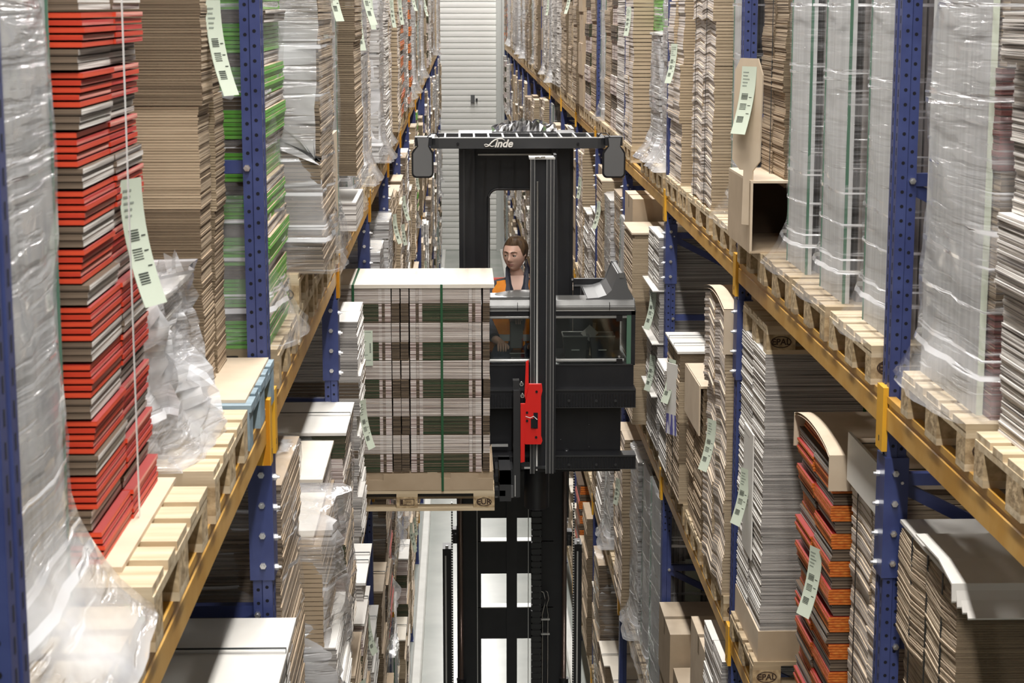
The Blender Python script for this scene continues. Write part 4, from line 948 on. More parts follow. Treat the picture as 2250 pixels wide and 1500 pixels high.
p, q = at(1050, 338, YR - .01), at(1215, 341, YR - .01); mm = MB(); mm.box(p.x, q.x, YR - .012, YR, q.z, p.z, 'edge_metal'); attach(mm, 'bright_trim', rp)
for xa, xb in ((1008, 1050), (1215, 1258)):
    p, q = at(xa, 326, YR - .22), at(xb, 700, YR - .22); mm = MB(); mm.box(p.x, q.x - .02, YR - .10, YR, q.z, zt2 + .03, 'black'); mm.box(p.x + .03, p.x + .045, YR - .112, YR - .10, q.z, zt2, 'charcoal'); attach(mm, 'cab_pillar')
mm = MB(); mm.box(a.x, b.x, 14.05, YR + .1, zb2 - .03, zt_ - .01, 'black'); attach(mm, 'roof_support')
# cab front: dashboard, glass, panels
YC = 13.62
XL = -.44; XR = at(1395, 800, YC).x
def zz(y, Y=YC): return at(1200, y, Y).z
mm = MB(); pr = [(YC - .02, zz(680)), (YC - .02, zz(672)), (YC + .02, zz(660)), (YC + .10, zz(652) - .03), (YC + .28, zz(652) - .03), (YC + .28, zz(680))]
mm.prism(pr, 0, 'x', XL, XR - .005, 'silver_grey'); dash = attach(mm, 'dashboard_rail', None, .006)
for px_ in (1137, 1339): mm = MB(); p = at(px_, 670, YC); mm.box(p.x - .002, p.x + .002, YC - .024, YC + .05, zz(681), zz(664), 'black_gloss'); attach(mm, 'joint', dash)
mm = MB(); mm.box(XL, XR - .004, YC - .012, YC + .03, zz(683), zz(680), 'edge_metal'); attach(mm, 'bright_trim', dash)
# raised hood before the driver
mm = MB(); P = []
for i in range(7):
    f = i / 6; P.append([(at(1076 + j * 11.5, 640, YC).x, YC + .05 + f * .22, zz(658) + (.042 * math.sin(min(1, j / 6) * PI / 2) * math.sin(f * PI * .75) + .0)) for j in range(9)])
mm.grid(P, 'silver_grey'); mm.box(P[0][0][0], P[0][-1][0], YC + .05, YC + .27, zz(655) - .02, zz(655) + .001, 'silver_grey'); attach(mm, 'dashboard_hood', dash)
mm = MB(); mm.box(XL, XR, YC - .005, YC + .03, zz(692), zz(683), 'black'); mm.box(XR - .03, XR, YC - .005, YC + .85, zz(800), zz(683), 'black'); attach(mm, 'upper_sill')
mm = MB(); mm.box(XL, XR - .06, YC + .044, YC + .050, zz(800), zz(690), 'glass'); attach(mm, 'windscreen')
mm = MB(); mm.box(XR - .062, XR - .03, YC + .0, YC + .035, zz(800), zz(690), 'tag' if 0 else 'green_glass' if 'green_glass' in M else 'glass'); attach(mm, 'glass_edge')
mm = MB(); y1_ = zz(697); mm.tube([(XL, YC + .018, y1_), (XR - .05, YC + .018, y1_)], .013, 'edge_metal', 10); attach(mm, 'upper_handrail')
mm = MB(); y1_ = zz(793); mm.tube([(XL, YC + .022, y1_), (XR - .08, YC + .022, y1_)], .013, 'edge_metal', 10); attach(mm, 'lower_handrail')
for px_, py_ in ((1360, 697), (1360, 793)):
    p = at(px_, py_, YC + .04); mm = MB(); mm.box(p.x - .022, p.x + .022, YC - .002, YC + .04, p.z - .022, p.z + .022, 'black_gloss'); mm.tube([(p.x, YC + .02, p.z + .035), (p.x, YC + .04, p.z + .035)], .008, 'bolt', 8); attach(mm, 'rail_clamp')
# interior floor, back wall and document baskets
mm = MB(); mm.box(XL, XR - .02, YC + .04, YR + .1, zz(803) - .06, zz(803) - .02, 'black'); attach(mm, 'cab_floor')
mm = MB(); bk = at(1260, 690, YR - .08); mm.box(b.x, XR - .05, YR - .1, YR - .05, zz(803) - .04, at(1340, 608, YR).z, 'black'); mm.box(XL, a.x, YR - .1, YR - .05, zz(803) - .04, at(1340, 608, YR).z, 'black'); wallp = attach(mm, 'cab_side_wall')
p, q = at(1262, 626, YR - .12), at(1366, 629, YR - .12); mm = MB(); mm.box(p.x, q.x - .01, YR - .115, YR - .1, q.z, p.z, 'grey_plastic'); attach(mm, 'wall_ledge', wallp)
p = at(1252, 614, YR - .12); mm = MB(); mm.tube([(p.x + .02, YR - .12, p.z), (p.x + .02, YR - .1, p.z)], .008, 'bolt', 8); attach(mm, 'bolt', wallp)
# rounded side shoulder at the right
YS = YC + .04
mm = MB(); mm.prism([(at(a_, b_, YS).x, at(a_, b_, YS).z) for a_, b_ in ((1290, 684), (1290, 658), (1316, 656), (1334, 650), (1346, 639), (1353, 620), (1360, 602), (1371, 601), (1374, 616), (1378, 634), (1388, 652), (1394, 672), (1395, 684))], 0, 'y', YS, YR - .12, 'grey_plastic')
sh_ = attach(mm, 'side_shoulder', None, .008)
mm = MB(); p = at(1366, 604, YS); mm.box(p.x - .016, p.x + .016, YS - .006, YS + .03, p.z - .02, p.z + .012, 'silver_grey'); attach(mm, 'grab_handle', sh_)
mm = MB(); mm.box(XR - .02, XR, YC, YR, zz(803), zz(683), 'black'); attach(mm, 'side_panel')
for px_ in (1263, 1322):
    c = at(px_, 760, YC + .42); mm = MB()
    wv = .092; dv = .10; h0 = at(px_, 790, YC + .42).z; h1 = at(px_, 735, YC + .42).z
    rim = [(c.x - wv, YC + .34, h1), (c.x + wv, YC + .34, h1), (c.x + wv, YC + .54, h1), (c.x - wv, YC + .54, h1), (c.x - wv, YC + .34, h1)]
    mm.tube(rim, .006, 'edge_metal', 6); mm.quad([(c.x - wv * .8, YC + .36, h0), (c.x + wv * .8, YC + .36, h0), (c.x + wv, YC + .34, h1), (c.x - wv, YC + .34, h1)], 'charcoal')
    mm.quad([(c.x - wv * .8, YC + .52, h0), (c.x + wv * .8, YC + .52, h0), (c.x + wv, YC + .54, h1), (c.x - wv, YC + .54, h1)], 'charcoal')
    mm.quad([(c.x - wv * .8, YC + .36, h0), (c.x - wv * .8, YC + .52, h0), (c.x - wv, YC + .54, h1), (c.x - wv, YC + .34, h1)], 'charcoal'); mm.quad([(c.x + wv * .8, YC + .36, h0), (c.x + wv * .8, YC + .52, h0), (c.x + wv, YC + .54, h1), (c.x + wv, YC + .34, h1)], 'charcoal')
    mm.quad([(c.x - wv * .8, YC + .36, h0), (c.x + wv * .8, YC + .36, h0), (c.x + wv * .8, YC + .52, h0), (c.x - wv * .8, YC + .52, h0)], 'charcoal')
    mm.box(c.x - .03, c.x + .03, YC + .335, YC + .345, h0 + .085, h0 + .093, 'edge_metal'); attach(mm, 'document_basket')
c = at(1296, 733, YC + .42); mm = MB(); mm.box(-.045, .045, -.002, .002, -.05, .05, 'white_board'); o = mm.build('paper_note', None, (c.x, YC + .45, c.z), 0); o.rotation_euler = (.3, .75, 0); tag(o, 'folded white paper note sticking out of the cab baskets', 'paper note')
mm = MB(); mm.box(-.012, .012, -.004, .004, -.16, .09, 'kraft'); o = mm.build('cardboard_strip', None, (c.x + .03, YC + .50, c.z - .02)); o.rotation_euler.y = .12; tag(o, 'narrow brown cardboard strip standing between the cab baskets', 'cardboard strip')
# lower cab body
mm = MB(); mm.box(XL, XR - .01, YC - .01, YC + .04, zz(858), zz(800), 'black'); mm.box(XL, XR - .02, YC - .016, YC - .008, zz(802), zz(799.5), 'charcoal'); attach(mm, 'front_skirt')
YT = 13.52
for y0, y1 in ((855, 896), (1000, 1031)):
    mm = MB(); za, zb3 = zz(y0, YT), zz(y1, YT); x1 = at(1397, y0, YT).x
    mm.box(XL, x1, YT, YT + .14, zb3, za, 'black'); mm.box(XL, x1, YT - .008, YT + .002, za - .012, za, 'charcoal'); mm.box(XL, x1, YT - .008, YT + .002, zb3, zb3 + .006, 'charcoal'); rail = attach(mm, 'traverse_rail')
    mm = MB(); x = XL
    while x < x1 - .02: mm.box(x, x + .010, YT - .012, YT + .001, zb3 + .012, za - (.035 if y0 < 900 else .016), 'black_gloss'); x += .021
    attach(mm, 'rack_teeth', rail)
    for px_ in (1250, 1310, 1352): p = at(px_, (y0 + y1) / 2 + 4, YT); mm = MB(); mm.tube([(p.x, YT - .018, p.z), (p.x, YT - .01, p.z)], .010, 'charcoal', 8); attach(mm, 'bolt', rail)
mm = MB(); mm.box(XL, at(1365, 950, YC).x, YC + .06, YC + .10, zz(1040), zz(858), 'black'); back = attach(mm, 'apron_plate')
x = at(1293, 950, YC + .06).x; mm = MB(); mm.box(x - .001, x + .001, YC + .058, YC + .06, zz(1000), zz(900), 'charcoal'); attach(mm, 'panel_seam', back)
for px_, py_, rr_ in ((1245, 990, .018), (1294, 932, .004), (1294, 981, .004), (1372, 899, .005), (1378, 899, .005), (1232, 965, .004)):
    p = at(px_, py_, YC + .05); mm = MB(); mm.tube([(p.x, YC + .045, p.z), (p.x, YC + .06, p.z)], rr_, 'charcoal', 10); mm.tube([(p.x, YC + .04, p.z), (p.x, YC + .05, p.z)], rr_ * .4, 'bolt', 8); attach(mm, 'bolt', back)
# auxiliary mast: front column with rod, red carriage, fork carriage
YA = 13.20
mm = MB(); a, b = at(1166, 350, YA), at(1217, 1040, YA)
mm.box(a.x + .0, a.x + .028, YA, YA + .18, b.z, a.z, 'charcoal'); mm.box(b.x - .058, b.x - .006, YA + .0, YA + .18, b.z, a.z, 'charcoal'); mm.box(a.x + .028, b.x - .058, YA + .05, YA + .16, b.z, a.z, 'black'); mm.box(b.x - .006, b.x + .012, YA + .03, YA + .18, b.z + .0, a.z + .03, 'black')
for dx in (.0275, .0, b.x - a.x - .058, b.x - a.x - .03, b.x - a.x - .008): mm.box(a.x + dx, a.x + dx + .0022, YA - .003, YA, b.z, a.z, 'edge_metal')
colm = attach(mm, 'auxiliary_mast')
mm = MB(); mm.box(a.x - .01, b.x - .0, YA - .006, YA + .16, a.z, a.z + .014, 'edge_metal'); mm.tube([(a.x + .03, YA - .01, a.z + .012), (a.x + .10, YA - .01, a.z + .016)], .005, 'steel', 6); attach(mm, 'mast_cap', colm)
p = at(1185, 400, YA); q = at(1180, 1035, YA); mm = MB(); mm.tube([(a.x + .048, YA + .03, p.z), (a.x + .048, YA + .03, q.z)], .008, 'edge_metal', 8); attach(mm, 'piston_rod', colm)
c0, c1 = at(1152, 1030, YA), at(1210, 1125, YA); mm = MB(); xm = (c0.x + c1.x) / 2; mm.tube([(xm, YA + .14, c0.z), (xm, YA + .14, c1.z + .01), (xm, YA + .14, c1.z)], [.090, .090, .082], 'black', 24); attach(mm, 'lower_cylinder', colm)
mm = MB(); mm.box(c0.x - .02, c1.x + .01, YA + .02, YA + .16, c0.z - .005, c0.z + .012, 'charcoal'); mm.box(c0.x, c0.x + .06, YA + .012, YA + .02, c0.z - .002, c0.z + .01, 'edge_metal'); attach(mm, 'mast_foot', colm)
YD = 13.14
def pz(px_, py_): p = at(px_, py_, YD); return (p.x, p.z)
mm = MB(); mm.prism([pz(1163, 846), pz(1190, 846), pz(1191, 858), pz(1188, 870), pz(1188, 958), pz(1191, 968), pz(1188, 975), pz(1155, 975), pz(1155, 892), pz(1158, 870)], 0, 'y', YD, YD + .05, 'truck_red')
red = attach(mm, 'red_carriage', None, .003)
mm = MB(); mm.prism([pz(1144, 888), pz(1155, 888), pz(1155, 975), pz(1153, 975), pz(1153, 1015), pz(1144, 1017)], 0, 'y', YD + .01, YD + .04, 'truck_red'); mm.prism([pz(1156, 800), pz(1162, 795), pz(1162, 850), pz(1155, 880), pz(1153, 870)], 0, 'y', YD + .04, YD + .09, 'truck_red'); attach(mm, 'red_arm', red)
mm = MB(); mm.box(at(1168, 0, YD).x, at(1180, 0, YD).x, YD - .012, YD, at(0, 946, YD).z, at(0, 926, YD).z, 'black_gloss'); mm.box(at(1174, 0, YD).x, at(1184, 0, YD).x, YD - .002, YD + .001, at(0, 948, YD).z, at(0, 913, YD).z, 'hole'); attach(mm, 'sensor_block', red)
mm = MB(); mm.tube([(*pz(1155, 914)[:1], YD - .01, pz(1155, 914)[1]), (pz(1165, 916)[0], YD - .03, pz(1165, 916)[1]), (pz(1172, 914)[0], YD - .02, pz(1172, 913)[1]), (pz(1180, 920)[0], YD - .004, pz(1180, 921)[1])], .003, 'strap_white', 6); attach(mm, 'cable', red)
for px_, py_ in ((1179, 860), (1178, 960), (1158, 906), (1158, 924)): x, z = pz(px_, py_); mm = MB(); mm.tube([(x, YD - .006, z), (x, YD, z)], .009, 'black_gloss', 8); attach(mm, 'bolt', red)
YG = 13.25
mm = bp(1128, 858, 1143, 1092, YG, YG + .10, 'charcoal'); bp(1127, 836, 1141, 858, YG + .04, YG + .12, 'charcoal', mbx=mm); fk = attach(mm, 'fork_carriage')
for px_, py_ in ((1146, 843), (1148, 869)):
    p = at(px_, py_, YG); mm = MB(); mm.tube([(p.x, YG - .01, p.z), (p.x, YG + .02, p.z)], .016, 'steel', 6); mm.tube([(p.x, YG - .02, p.z), (p.x, YG, p.z)], .007, 'charcoal', 6); attach(mm, 'bolt', fk)
p, q = at(1131, 1044, YG), at(1133, 1090, YG); mm = MB(); mm.box(p.x, p.x + .006, YG - .004, YG, q.z, p.z, 'edge_metal'); attach(mm, 'edge_strip', fk)
mm = bp(1088, 1030, 1128, 1068, YG + .05, YG + .4, 'charcoal'); bp(1088, 1068, 1140, 1093, YG + .02, YG + .45, 'grey_plastic', mbx=mm); bp(1089, 1051, 1118, 1054, YG + .04, YG + .05, 'edge_metal', mbx=mm); attach(mm, 'fork_shaft_housing')
for yy in (12.86, 13.26):
    mm = MB(); mm.box(-.90, .30, yy, yy + .09, 5.138, 5.1775, 'black_gloss'); 
    mm.box(.26, .34, yy, yy + .09, 5.10, 5.30, 'charcoal'); mm.box(.26, .34, min(yy, 12.86), 13.40, 5.22, 5.30, 'charcoal') if yy > 13 else None
    attach(mm, 'fork')
mm = MB(); 
for py_, k in ((975, 'edge_metal'), (998, 'edge_metal'), (1010, 'charcoal')): p, q = at(1086, py_, YC), at(1116, py_ + 4, YC); mm.box(p.x - .02, q.x, YC - .03, YC, q.z, p.z, k)
attach(mm, 'hydraulic_block')
# console / joystick box in front of driver
YJ = 13.80
mm = MB(); p, q = at(1121, 705, YJ), at(1149, 765, YJ); mm.box(p.x, q.x, YJ, YJ + .10, q.z, p.z, 'grey_plastic'); cs = attach(mm, 'console_screen', None, .006)
mm = MB(); p, q = at(1119, 775, YJ), at(1153, 798, YJ); mm.box(p.x, q.x, YJ, YJ + .12, q.z, p.z, 'black_gloss'); mm.box(p.x, q.x, YJ - .004, YJ, p.z - .004, p.z, 'edge_metal'); attach(mm, 'console_base')
for px_ in (1133, 1138, 1142): p, q = at(px_, 685, YJ - .1), at(px_ + 1, 712, YJ - .1); mm = MB(); mm.tube([(p.x, YJ - .1, p.z), (q.x, YJ - .1, q.z)], .0055, 'copper' if 'copper' in M else 'edge_metal', 6); attach(mm, 'hydraulic_pipe', cs)
# main mast going down to the floor
YM = 14.85
def zm(y): return at(1130, y, YM).z
zt4 = zm(1035)
for xa, xb, nm in ((1010, 1030, 1), (1213, 1232, -1)):
    mm = MB(); a, b = at(xa, 1300, YM), at(xb, 1300, YM)
    mm.box(a.x - .02, b.x + .10 * (nm > 0), YM, YM + .22, .1, zt4 + .6, 'black') if nm > 0 else mm.box(a.x - .10, b.x + .02, YM, YM + .22, .1, zt4 + .6, 'black'); attach(mm, 'inner_mast_rail')
mm = MB(); a, b = at(1010, 1040, YM), at(1250, 1138, YM); mm.box(a.x, b.x, YM + .02, YM + .16, b.z, zt4 + .5, 'black'); attach(mm, 'mast_crosshead')
a, b = at(1113, 1200, YM), at(1136, 1200, YM); mm = MB(); mm.box(a.x, b.x, YM - .01, YM + .04, .1, zt4, 'black'); attach(mm, 'centre_rail')
a, b = at(1050, 1200, YM), at(1216, 1200, YM)
for y0, y1 in ((1190, 1261), (1335, 1404)):
    mm = MB(); mm.box(a.x, b.x, YM + .02, YM + .10, zm(y1), zm(y0), 'black'); mm.box(a.x, b.x, YM + .0, YM + .10, zm(y0), zm(y0) + .008, 'edge_metal'); attach(mm, 'cross_member')
z = zm(1404) - .75
while z > .4: mm = MB(); mm.box(a.x, b.x, YM + .02, YM + .10, z - .2, z, 'black'); attach(mm, 'cross_member'); z -= .95
for px_ in (1048, 1160): x = at(px_, 1300, YM).x; mm = MB(); mm.box(x, x + .006, YM - .005, YM + .01, .3, zt4 - .3, 'edge_metal'); attach(mm, 'edge_strip')
for px_ in (1013, 1240):
    x = at(px_, 1300, YM - .1).x; mm = MB(); mm.tube([(x, YM - .1, zm(1480)), (x, YM - .1, zt4 + .02)], .019, 'piston_steel' if 'piston_steel' in M else 'edge_metal', 14); cy_ = attach(mm, 'lift_piston')
    mm = MB(); mm.tube([(x, YM - .1, .1), (x, YM - .1, zm(1485)), (x, YM - .1, zm(1480))], [.036, .036, .04], 'black', 16); attach(mm, 'cylinder_body', cy_)
for xa, xb, yt in ((973, 992, 1203), (1262, 1278, 1195)):
    mm = MB(); a, b = at(xa, 1300, YM - .02), at(xb, 1300, YM - .02); mm.box(a.x, b.x, YM - .02, YM + .16, .1, zm(yt) , 'black'); mm.box(a.x + .018, a.x + .030, YM - .026, YM - .02, .3, zm(yt + 15), 'edge_metal'); oo = attach(mm, 'outer_mast_rail')
    mm = MB(); xx = (a.x + b.x) / 2; mm.tube([(xx, YM + .0, zm(yt)), (xx, YM, zm(yt - 6))], .012, 'edge_metal', 8); attach(mm, 'end_stop', oo)
for px_, yt in ((994, 1060), (1259, 1020)):
    x = at(px_, 1300, YM).x; mm = MB(); z = 2.6; zt5 = zm(yt) if px_ > 1100 else zm(1100)
    while z < zt5: mm.box(x - .006, x + .006, YM - .05, YM - .04, z, z + .016, 'charcoal'); mm.box(x - .003, x + .003, YM - .054, YM - .036, z + .014, z + .024, 'steel'); z += .022
    attach(mm, 'lift_chain')
for px_, py_ in ((1001, 1180), (1249, 1185)):
    p = at(px_, py_, YM - .04); mm = MB(); mm.tube([(p.x - .022, YM - .04, p.z), (p.x + .022, YM - .04, p.z)], .05, 'charcoal', 16); mm.box(p.x - .028, p.x + .028, YM - .06, YM + .05, p.z + .03, p.z + .07, 'black'); attach(mm, 'chain_pulley')
x0, x1 = at(1166, 1300, YM).x, at(1188, 1300, YM).x; mm = MB(); z = 2.4
while z < zm(1125): mm.box(x0, x1, YM - .12, YM - .06, z, z + .040, 'black_gloss'); mm.box(x0 + .01, x1 - .01, YM - .11, YM - .07, z + .040, z + .052, 'charcoal'); z += .052
attach(mm, 'cable_chain')
for dx, r_ in ((0, .005), (.045, .005)):
    x = at(1191, 1300, YM).x + dx; mm = MB(); mm.tube([(x, YM - .06, 2.4), (x, YM - .06, zm(1365)), (x, YM - .06, zm(1345)), (x + .02 - dx * .6, YM - .06, zm(1325)), (x + .025 - dx * .4, YM - .06, zm(1310)), (x + .01 - dx * .3, YM - .06, zm(1296)), (x - .02, YM - .06, zm(1293))], r_, 'steel', 8); attach(mm, 'hydraulic_pipe')
mm = MB(); x = at(1191, 1300, YM).x
for y in (1354, 1386): mm.box(x - .012, x + .06, YM - .07, YM - .05, zm(y + 3), zm(y), 'edge_metal')
attach(mm, 'pipe_clamp')
mm = MB(); mm.box(-.18, 1.0, YM + .05, YM + 1.9, .10, .62, 'charcoal'); mm.box(-.10, .92, YM - 1.6, YM + .05, .08, .26, 'charcoal'); attach(mm, 'chassis', None, .02)
for x in (-.13, .90):
    for y in (YM - 1.3, YM + 1.4): mm = MB(); mm.tube([(x - .05, y, .15), (x + .05, y, .15)], .15, 'black_gloss', 20); attach(mm, 'wheel')
# silver film bundle lying on the guard
mm = MB(); rg = random.Random(5); c = at(1150, 280, 14.4); P = []
for i in range(20):
    f = i / 19; hgt = .045 * math.sin(f * PI) ** .6 + rg.uniform(-.014, .02) * (0 < i < 19)
    P.append([(c.x - .24 + f * .48, 14.12 + .35 * g_ / 6 + rg.uniform(-.02, .02), zt_ + .008 + max(0, hgt * math.sin(g_ / 6 * PI)) + (rg.uniform(0, .035) if 0 < g_ < 6 else 0)) for g_ in range(7)])
mm.grid(P, 'foil_bag', False); o = mm.build('foil_bag'); tag(o, 'crumpled silver foil bag lying on the cab roof behind the guard', 'foil bag')
# ------------------------------------------------------------------ the driver
hc = at(1131, 561, 14.02)
body = None
def skin_obj(name, verts, edges, mat, parent=None, root=0, sub=2):
    """verts: (x,y,z,r) relative to the person's origin"""
    me = bpy.data.meshes.new(name); me.from_pydata([v[:3] for v in verts], edges, []); me.materials.append(M[mat])
    o = bpy.data.objects.new(name, me); COL.objects.link(o)
    if parent: o.parent = parent
    sk = o.modifiers.new('skin', 'SKIN'); sv = me.skin_vertices[0].data if me.skin_vertices else None
    if sv is None: me.skin_vertices.new() if hasattr(me.skin_vertices, 'new') else None; sv = me.skin_vertices[0].data
    for i, v in enumerate(verts):
        r = v[3] if isinstance(v[3], tuple) else (v[3], v[3]); sv[i].radius = r; sv[i].use_root = (i == root)
    sk.use_smooth_shade = True
    ss = o.modifiers.new('sub', 'SUBSURF'); ss.levels = sub; ss.render_levels = sub
    return o
O = Vector((hc.x + .02, 14.16, hc.z - .71))      # pelvis
per = empty('person', O); tag(per, 'man in orange safety vest and dark shirt seated in the truck cab', 'person')
# continuous body: torso, neck, arms, legs
V = [(0, 0, 0, .10), (0, 0, .18, .085), (0, 0, .36, .08), (0, .01, .46, .060), (0, -.005, .53, .054), (-.012, -.035, .62, .050),
     (-.16, 0, .455, .042), (-.225, -.02, .25, .045), (-.18, -.20, .10, .036), (-.12, -.30, .075, (.028, .02)),
     (.16, 0, .455, .042), (.225, -.02, .25, .045), (.18, -.20, .10, .036), (.12, -.30, .075, (.028, .02)),
     (-.10, -.02, -.04, .085), (-.13, -.38, .0, .066), (-.13, -.40, -.30, .05),
     (.10, -.02, -.04, .085), (.13, -.38, .0, .066), (.13, -.40, -.30, .05)]
Eg = [(0, 1), (1, 2), (2, 3), (3, 4), (4, 5), (3, 6), (6, 7), (7, 8), (8, 9), (3, 10), (10, 11), (11, 12), (12, 13), (0, 14), (14, 15), (15, 16), (0, 17), (17, 18), (18, 19)]
for s2, wi in ((-1, 9), (1, 13)):
    w = Vector(V[wi][:3])
    for j in range(4):
        b0 = len(V); L_ = (.040, .045, .042, .033)[j]; ox = (-.027 + j * .018) * s2
        V += [(w.x + ox, w.y - .055, w.z + .004, .0095), (w.x + ox, w.y - .055 - L_ * .7, w.z - .004, .0085), (w.x + ox, w.y - .055 - L_, w.z - .024, .0078), (w.x + ox, w.y - .050 - L_ * .8, w.z - .045, .007)]
        Eg += [(wi, b0), (b0, b0 + 1), (b0 + 1, b0 + 2), (b0 + 2, b0 + 3)]
    b0 = len(V); V += [(w.x - .035 * s2, w.y - .015, w.z - .005, .011), (w.x - .048 * s2, w.y - .045, w.z - .018, .010), (w.x - .045 * s2, w.y - .070, w.z - .028, .008)]
    Eg += [(wi, b0), (b0, b0 + 1), (b0 + 1, b0 + 2)]
skin_obj('body', V, Eg, 'skin', per)
# clothes
for s2 in (-1, 1):
    mb = MB(); mb.tube([(s2 * .06, 0, .46), (s2 * .150, 0, .440), (s2 * .200, -.01, .38), (s2 * .235, -.02, .25), (s2 * .21, -.12, .16), (s2 * .175, -.23, .11)], [.066, .070, .064, .056, .050, .042], 'sleeve', 14); mb.build('sleeve', per)
mb = MB(); P = []
for z, hw, dp in ((-.10, .165, .13), (.05, .16, .125), (.20, .165, .125), (.34, .175, .125), (.43, .17, .105), (.49, .13, .085), (.525, .085, .07)):
    P.append([(hw * math.cos(2 * PI * j / 28), dp * math.sin(2 * PI * j / 28), z) for j in range(28)])
P2 = P
mb.grid(P, 'shirt', True, True); mb.build('shirt', per)
Vt = [(0, 0, -.06, .13), (-.10, -.03, -.04, .10), (-.13, -.38, .0, .08), (-.13, -.41, -.30, .062), (.10, -.03, -.04, .10), (.13, -.38, .0, .08), (.13, -.41, -.30, .062)]
skin_obj('trousers', Vt, [(0, 1), (1, 2), (2, 3), (0, 4), (4, 5), (5, 6)], 'denim', per)
# vest: two front panels and a back, open V at the neck
def vest_pt(u, f, front):
    """u in -1..1 across, f 0 (hem) .. 1 (shoulder)"""
    z = -.02 + f * .555; hw = .188 - .02 * (1 - f) * .5 - (.035 if f > .9 else 0)
    dep = .150 * (1 - .55 * max(0, f - .70) / .30) * (1 - .25 * abs(u) ** 3)
    return Vector((u * hw, -dep if front else dep * .9, z - (.030 * abs(u) if f > .95 else 0)))
for s2 in (-1, 1):
    mb = MB(); P = []
    for i in range(13):
        f = i / 12; vin = .0 if f < .18 else .06 + .38 * min(1, (f - .18) / .82) ** .8
        P.append([vest_pt(s2 * (vin + (1 - vin) * j / 6), f, True) + Vector((0, -.004 * math.sin(j * 2 + i), 0)) for j in range(7)])
    mb.grid(P, 'vest'); Q = [[vest_pt(s2, f / 12, True) * 1, (vest_pt(s2, f / 12, True) + vest_pt(s2, f / 12, False)) / 2 + Vector((s2 * .035, 0, 0)), vest_pt(s2, f / 12, False)] for f in range(8)]
    mb.grid(Q, 'vest'); vp = mb.build('vest_front', per)
    mb = MB(); P = [[vest_pt(s2 * (j / 6), f, True) + Vector((0, -.007, 0)) for j in range(7)] for f in (.16, .25)]; mb.grid(P, 'reflect'); mb.build('reflective_band', vp)
    # shirt collar and lapel strip along the V
    mb = MB(); P = []
    for i in range(9):
        f = .30 + .70 * i / 8; vin = .06 + .40 * min(1, (f - .18) / .82) ** .8
        a = vest_pt(s2 * vin, f, True); P.append([a + Vector((s2 * .018, -.012, 0)), a + Vector((0, -.020, .004)), a + Vector((-s2 * .030, -.006, 0))])
    P.append([Vector((s2 * .085, -.03, .60)), Vector((s2 * .070, -.035, .62)), Vector((s2 * .06, -.02, .60))]); P.append([Vector((s2 * .07, .03, .62)), Vector((s2 * .06, .03, .64)), Vector((s2 * .05, .02, .62))])
    mb.grid(P, 'sleeve'); mb.build('collar', per)
mb = MB(); P = [[vest_pt(-1 + 2 * j / 8, i / 8, False) for j in range(9)] for i in range(9)]; mb.grid(P, 'vest'); mb.build('vest_back', per)
# bare throat between the shirt collars
mb = MB(); mb.grid([[(-.004, -.130, .375), (.004, -.130, .375)], [(-.022, -.124, .43), (.022, -.124, .43)], [(-.042, -.100, .49), (.042, -.100, .49)], [(-.050, -.066, .55), (.050, -.066, .55)]], 'skin'); mb.build('throat', per)
for s2 in (-1, 1):
    mb = MB(); mb.grid([[(s2 * .002, -.138, .375), (s2 * .040, -.140, .37)], [(s2 * .024, -.132, .43), (s2 * .062, -.134, .42)], [(s2 * .046, -.106, .50), (s2 * .082, -.106, .48)], [(s2 * .056, -.062, .56), (s2 * .09, -.06, .53)]], 'shirt'); mb.build('shirt_collar', per)
# head: faces local -Y
hd = empty('head_pivot', (0, 0, 0)); bpy.data.objects.remove(hd)
HR = Matrix.Rotation(-.42, 4, 'Z') @ Matrix.Rotation(-.16, 4, 'X') if False else (Matrix.Rotation(-.40, 4, 'Z') @ Matrix.Rotation(.02, 4, 'X'))
HC = Vector((-.02, -.07, .71)) ; HS = 1.06
def G(x, z, x0, z0, sx, sz): return math.exp(-((x - x0) / sx) ** 2 - ((z - z0) / sz) ** 2)
def head_r(th, ph):
    """th: azimuth, 0 = face (-Y); ph: elevation"""
    dx, dy, dz = math.sin(th) * math.cos(ph), -math.cos(th) * math.cos(ph), math.sin(ph)
    x, y, z = dx * .079, dy * .096, dz * .114
    front = max(0, -dy)
    if z < 0:
        t = min(1, -z / .118); x *= 1 - .24 * t ** 1.6; y *= (1 - .10 * t) if dy < 0 else (1 - .40 * t)
    if z > .03: x *= 1 + .03
    if dy > 0: y *= 1.04
    # flatten face front
    if front > .3: y += .006 * (front - .3)
    n = 0
    n += .026 * G(x, z, 0, -.030, .011, .016) + .013 * G(x, z, 0, -.008, .008, .030)          # nose
    n += .004 * (G(x, z, -.012, -.036, .006, .007) + G(x, z, .012, -.036, .006, .007))
    n -= .012 * (G(x, z, -.031, .004, .015, .010) + G(x, z, .031, .004, .015, .010))          # eye sockets
    n += .006 * G(x, z, 0, .026, .045, .009)                                                 # brow
    n += .008 * G(x, z, 0, -.061, .022, .006) + .007 * G(x, z, 0, -.071, .018, .006)            # lips
    n -= .004 * G(x, z, 0, -.0655, .020, .0028)
    n += .012 * G(x, z, 0, -.098, .022, .014)                                                # chin
    n += .004 * (G(x, z, -.045, -.025, .016, .016) + G(x, z, .045, -.025, .016, .016))        # cheekbones
    if front > .2: y -= n * min(1, (front - .2) * 3)
    return Vector((x, y, z))
mb = MB(); P = []; NT, NPH = 96, 72
for i in range(NPH + 1):
    ph = -PI / 2 + PI * i / NPH; P.append([head_r(2 * PI * j / NT, ph) for j in range(NT)])
mb.grid(P, 'skin', True, True)
mb.mi('lip')
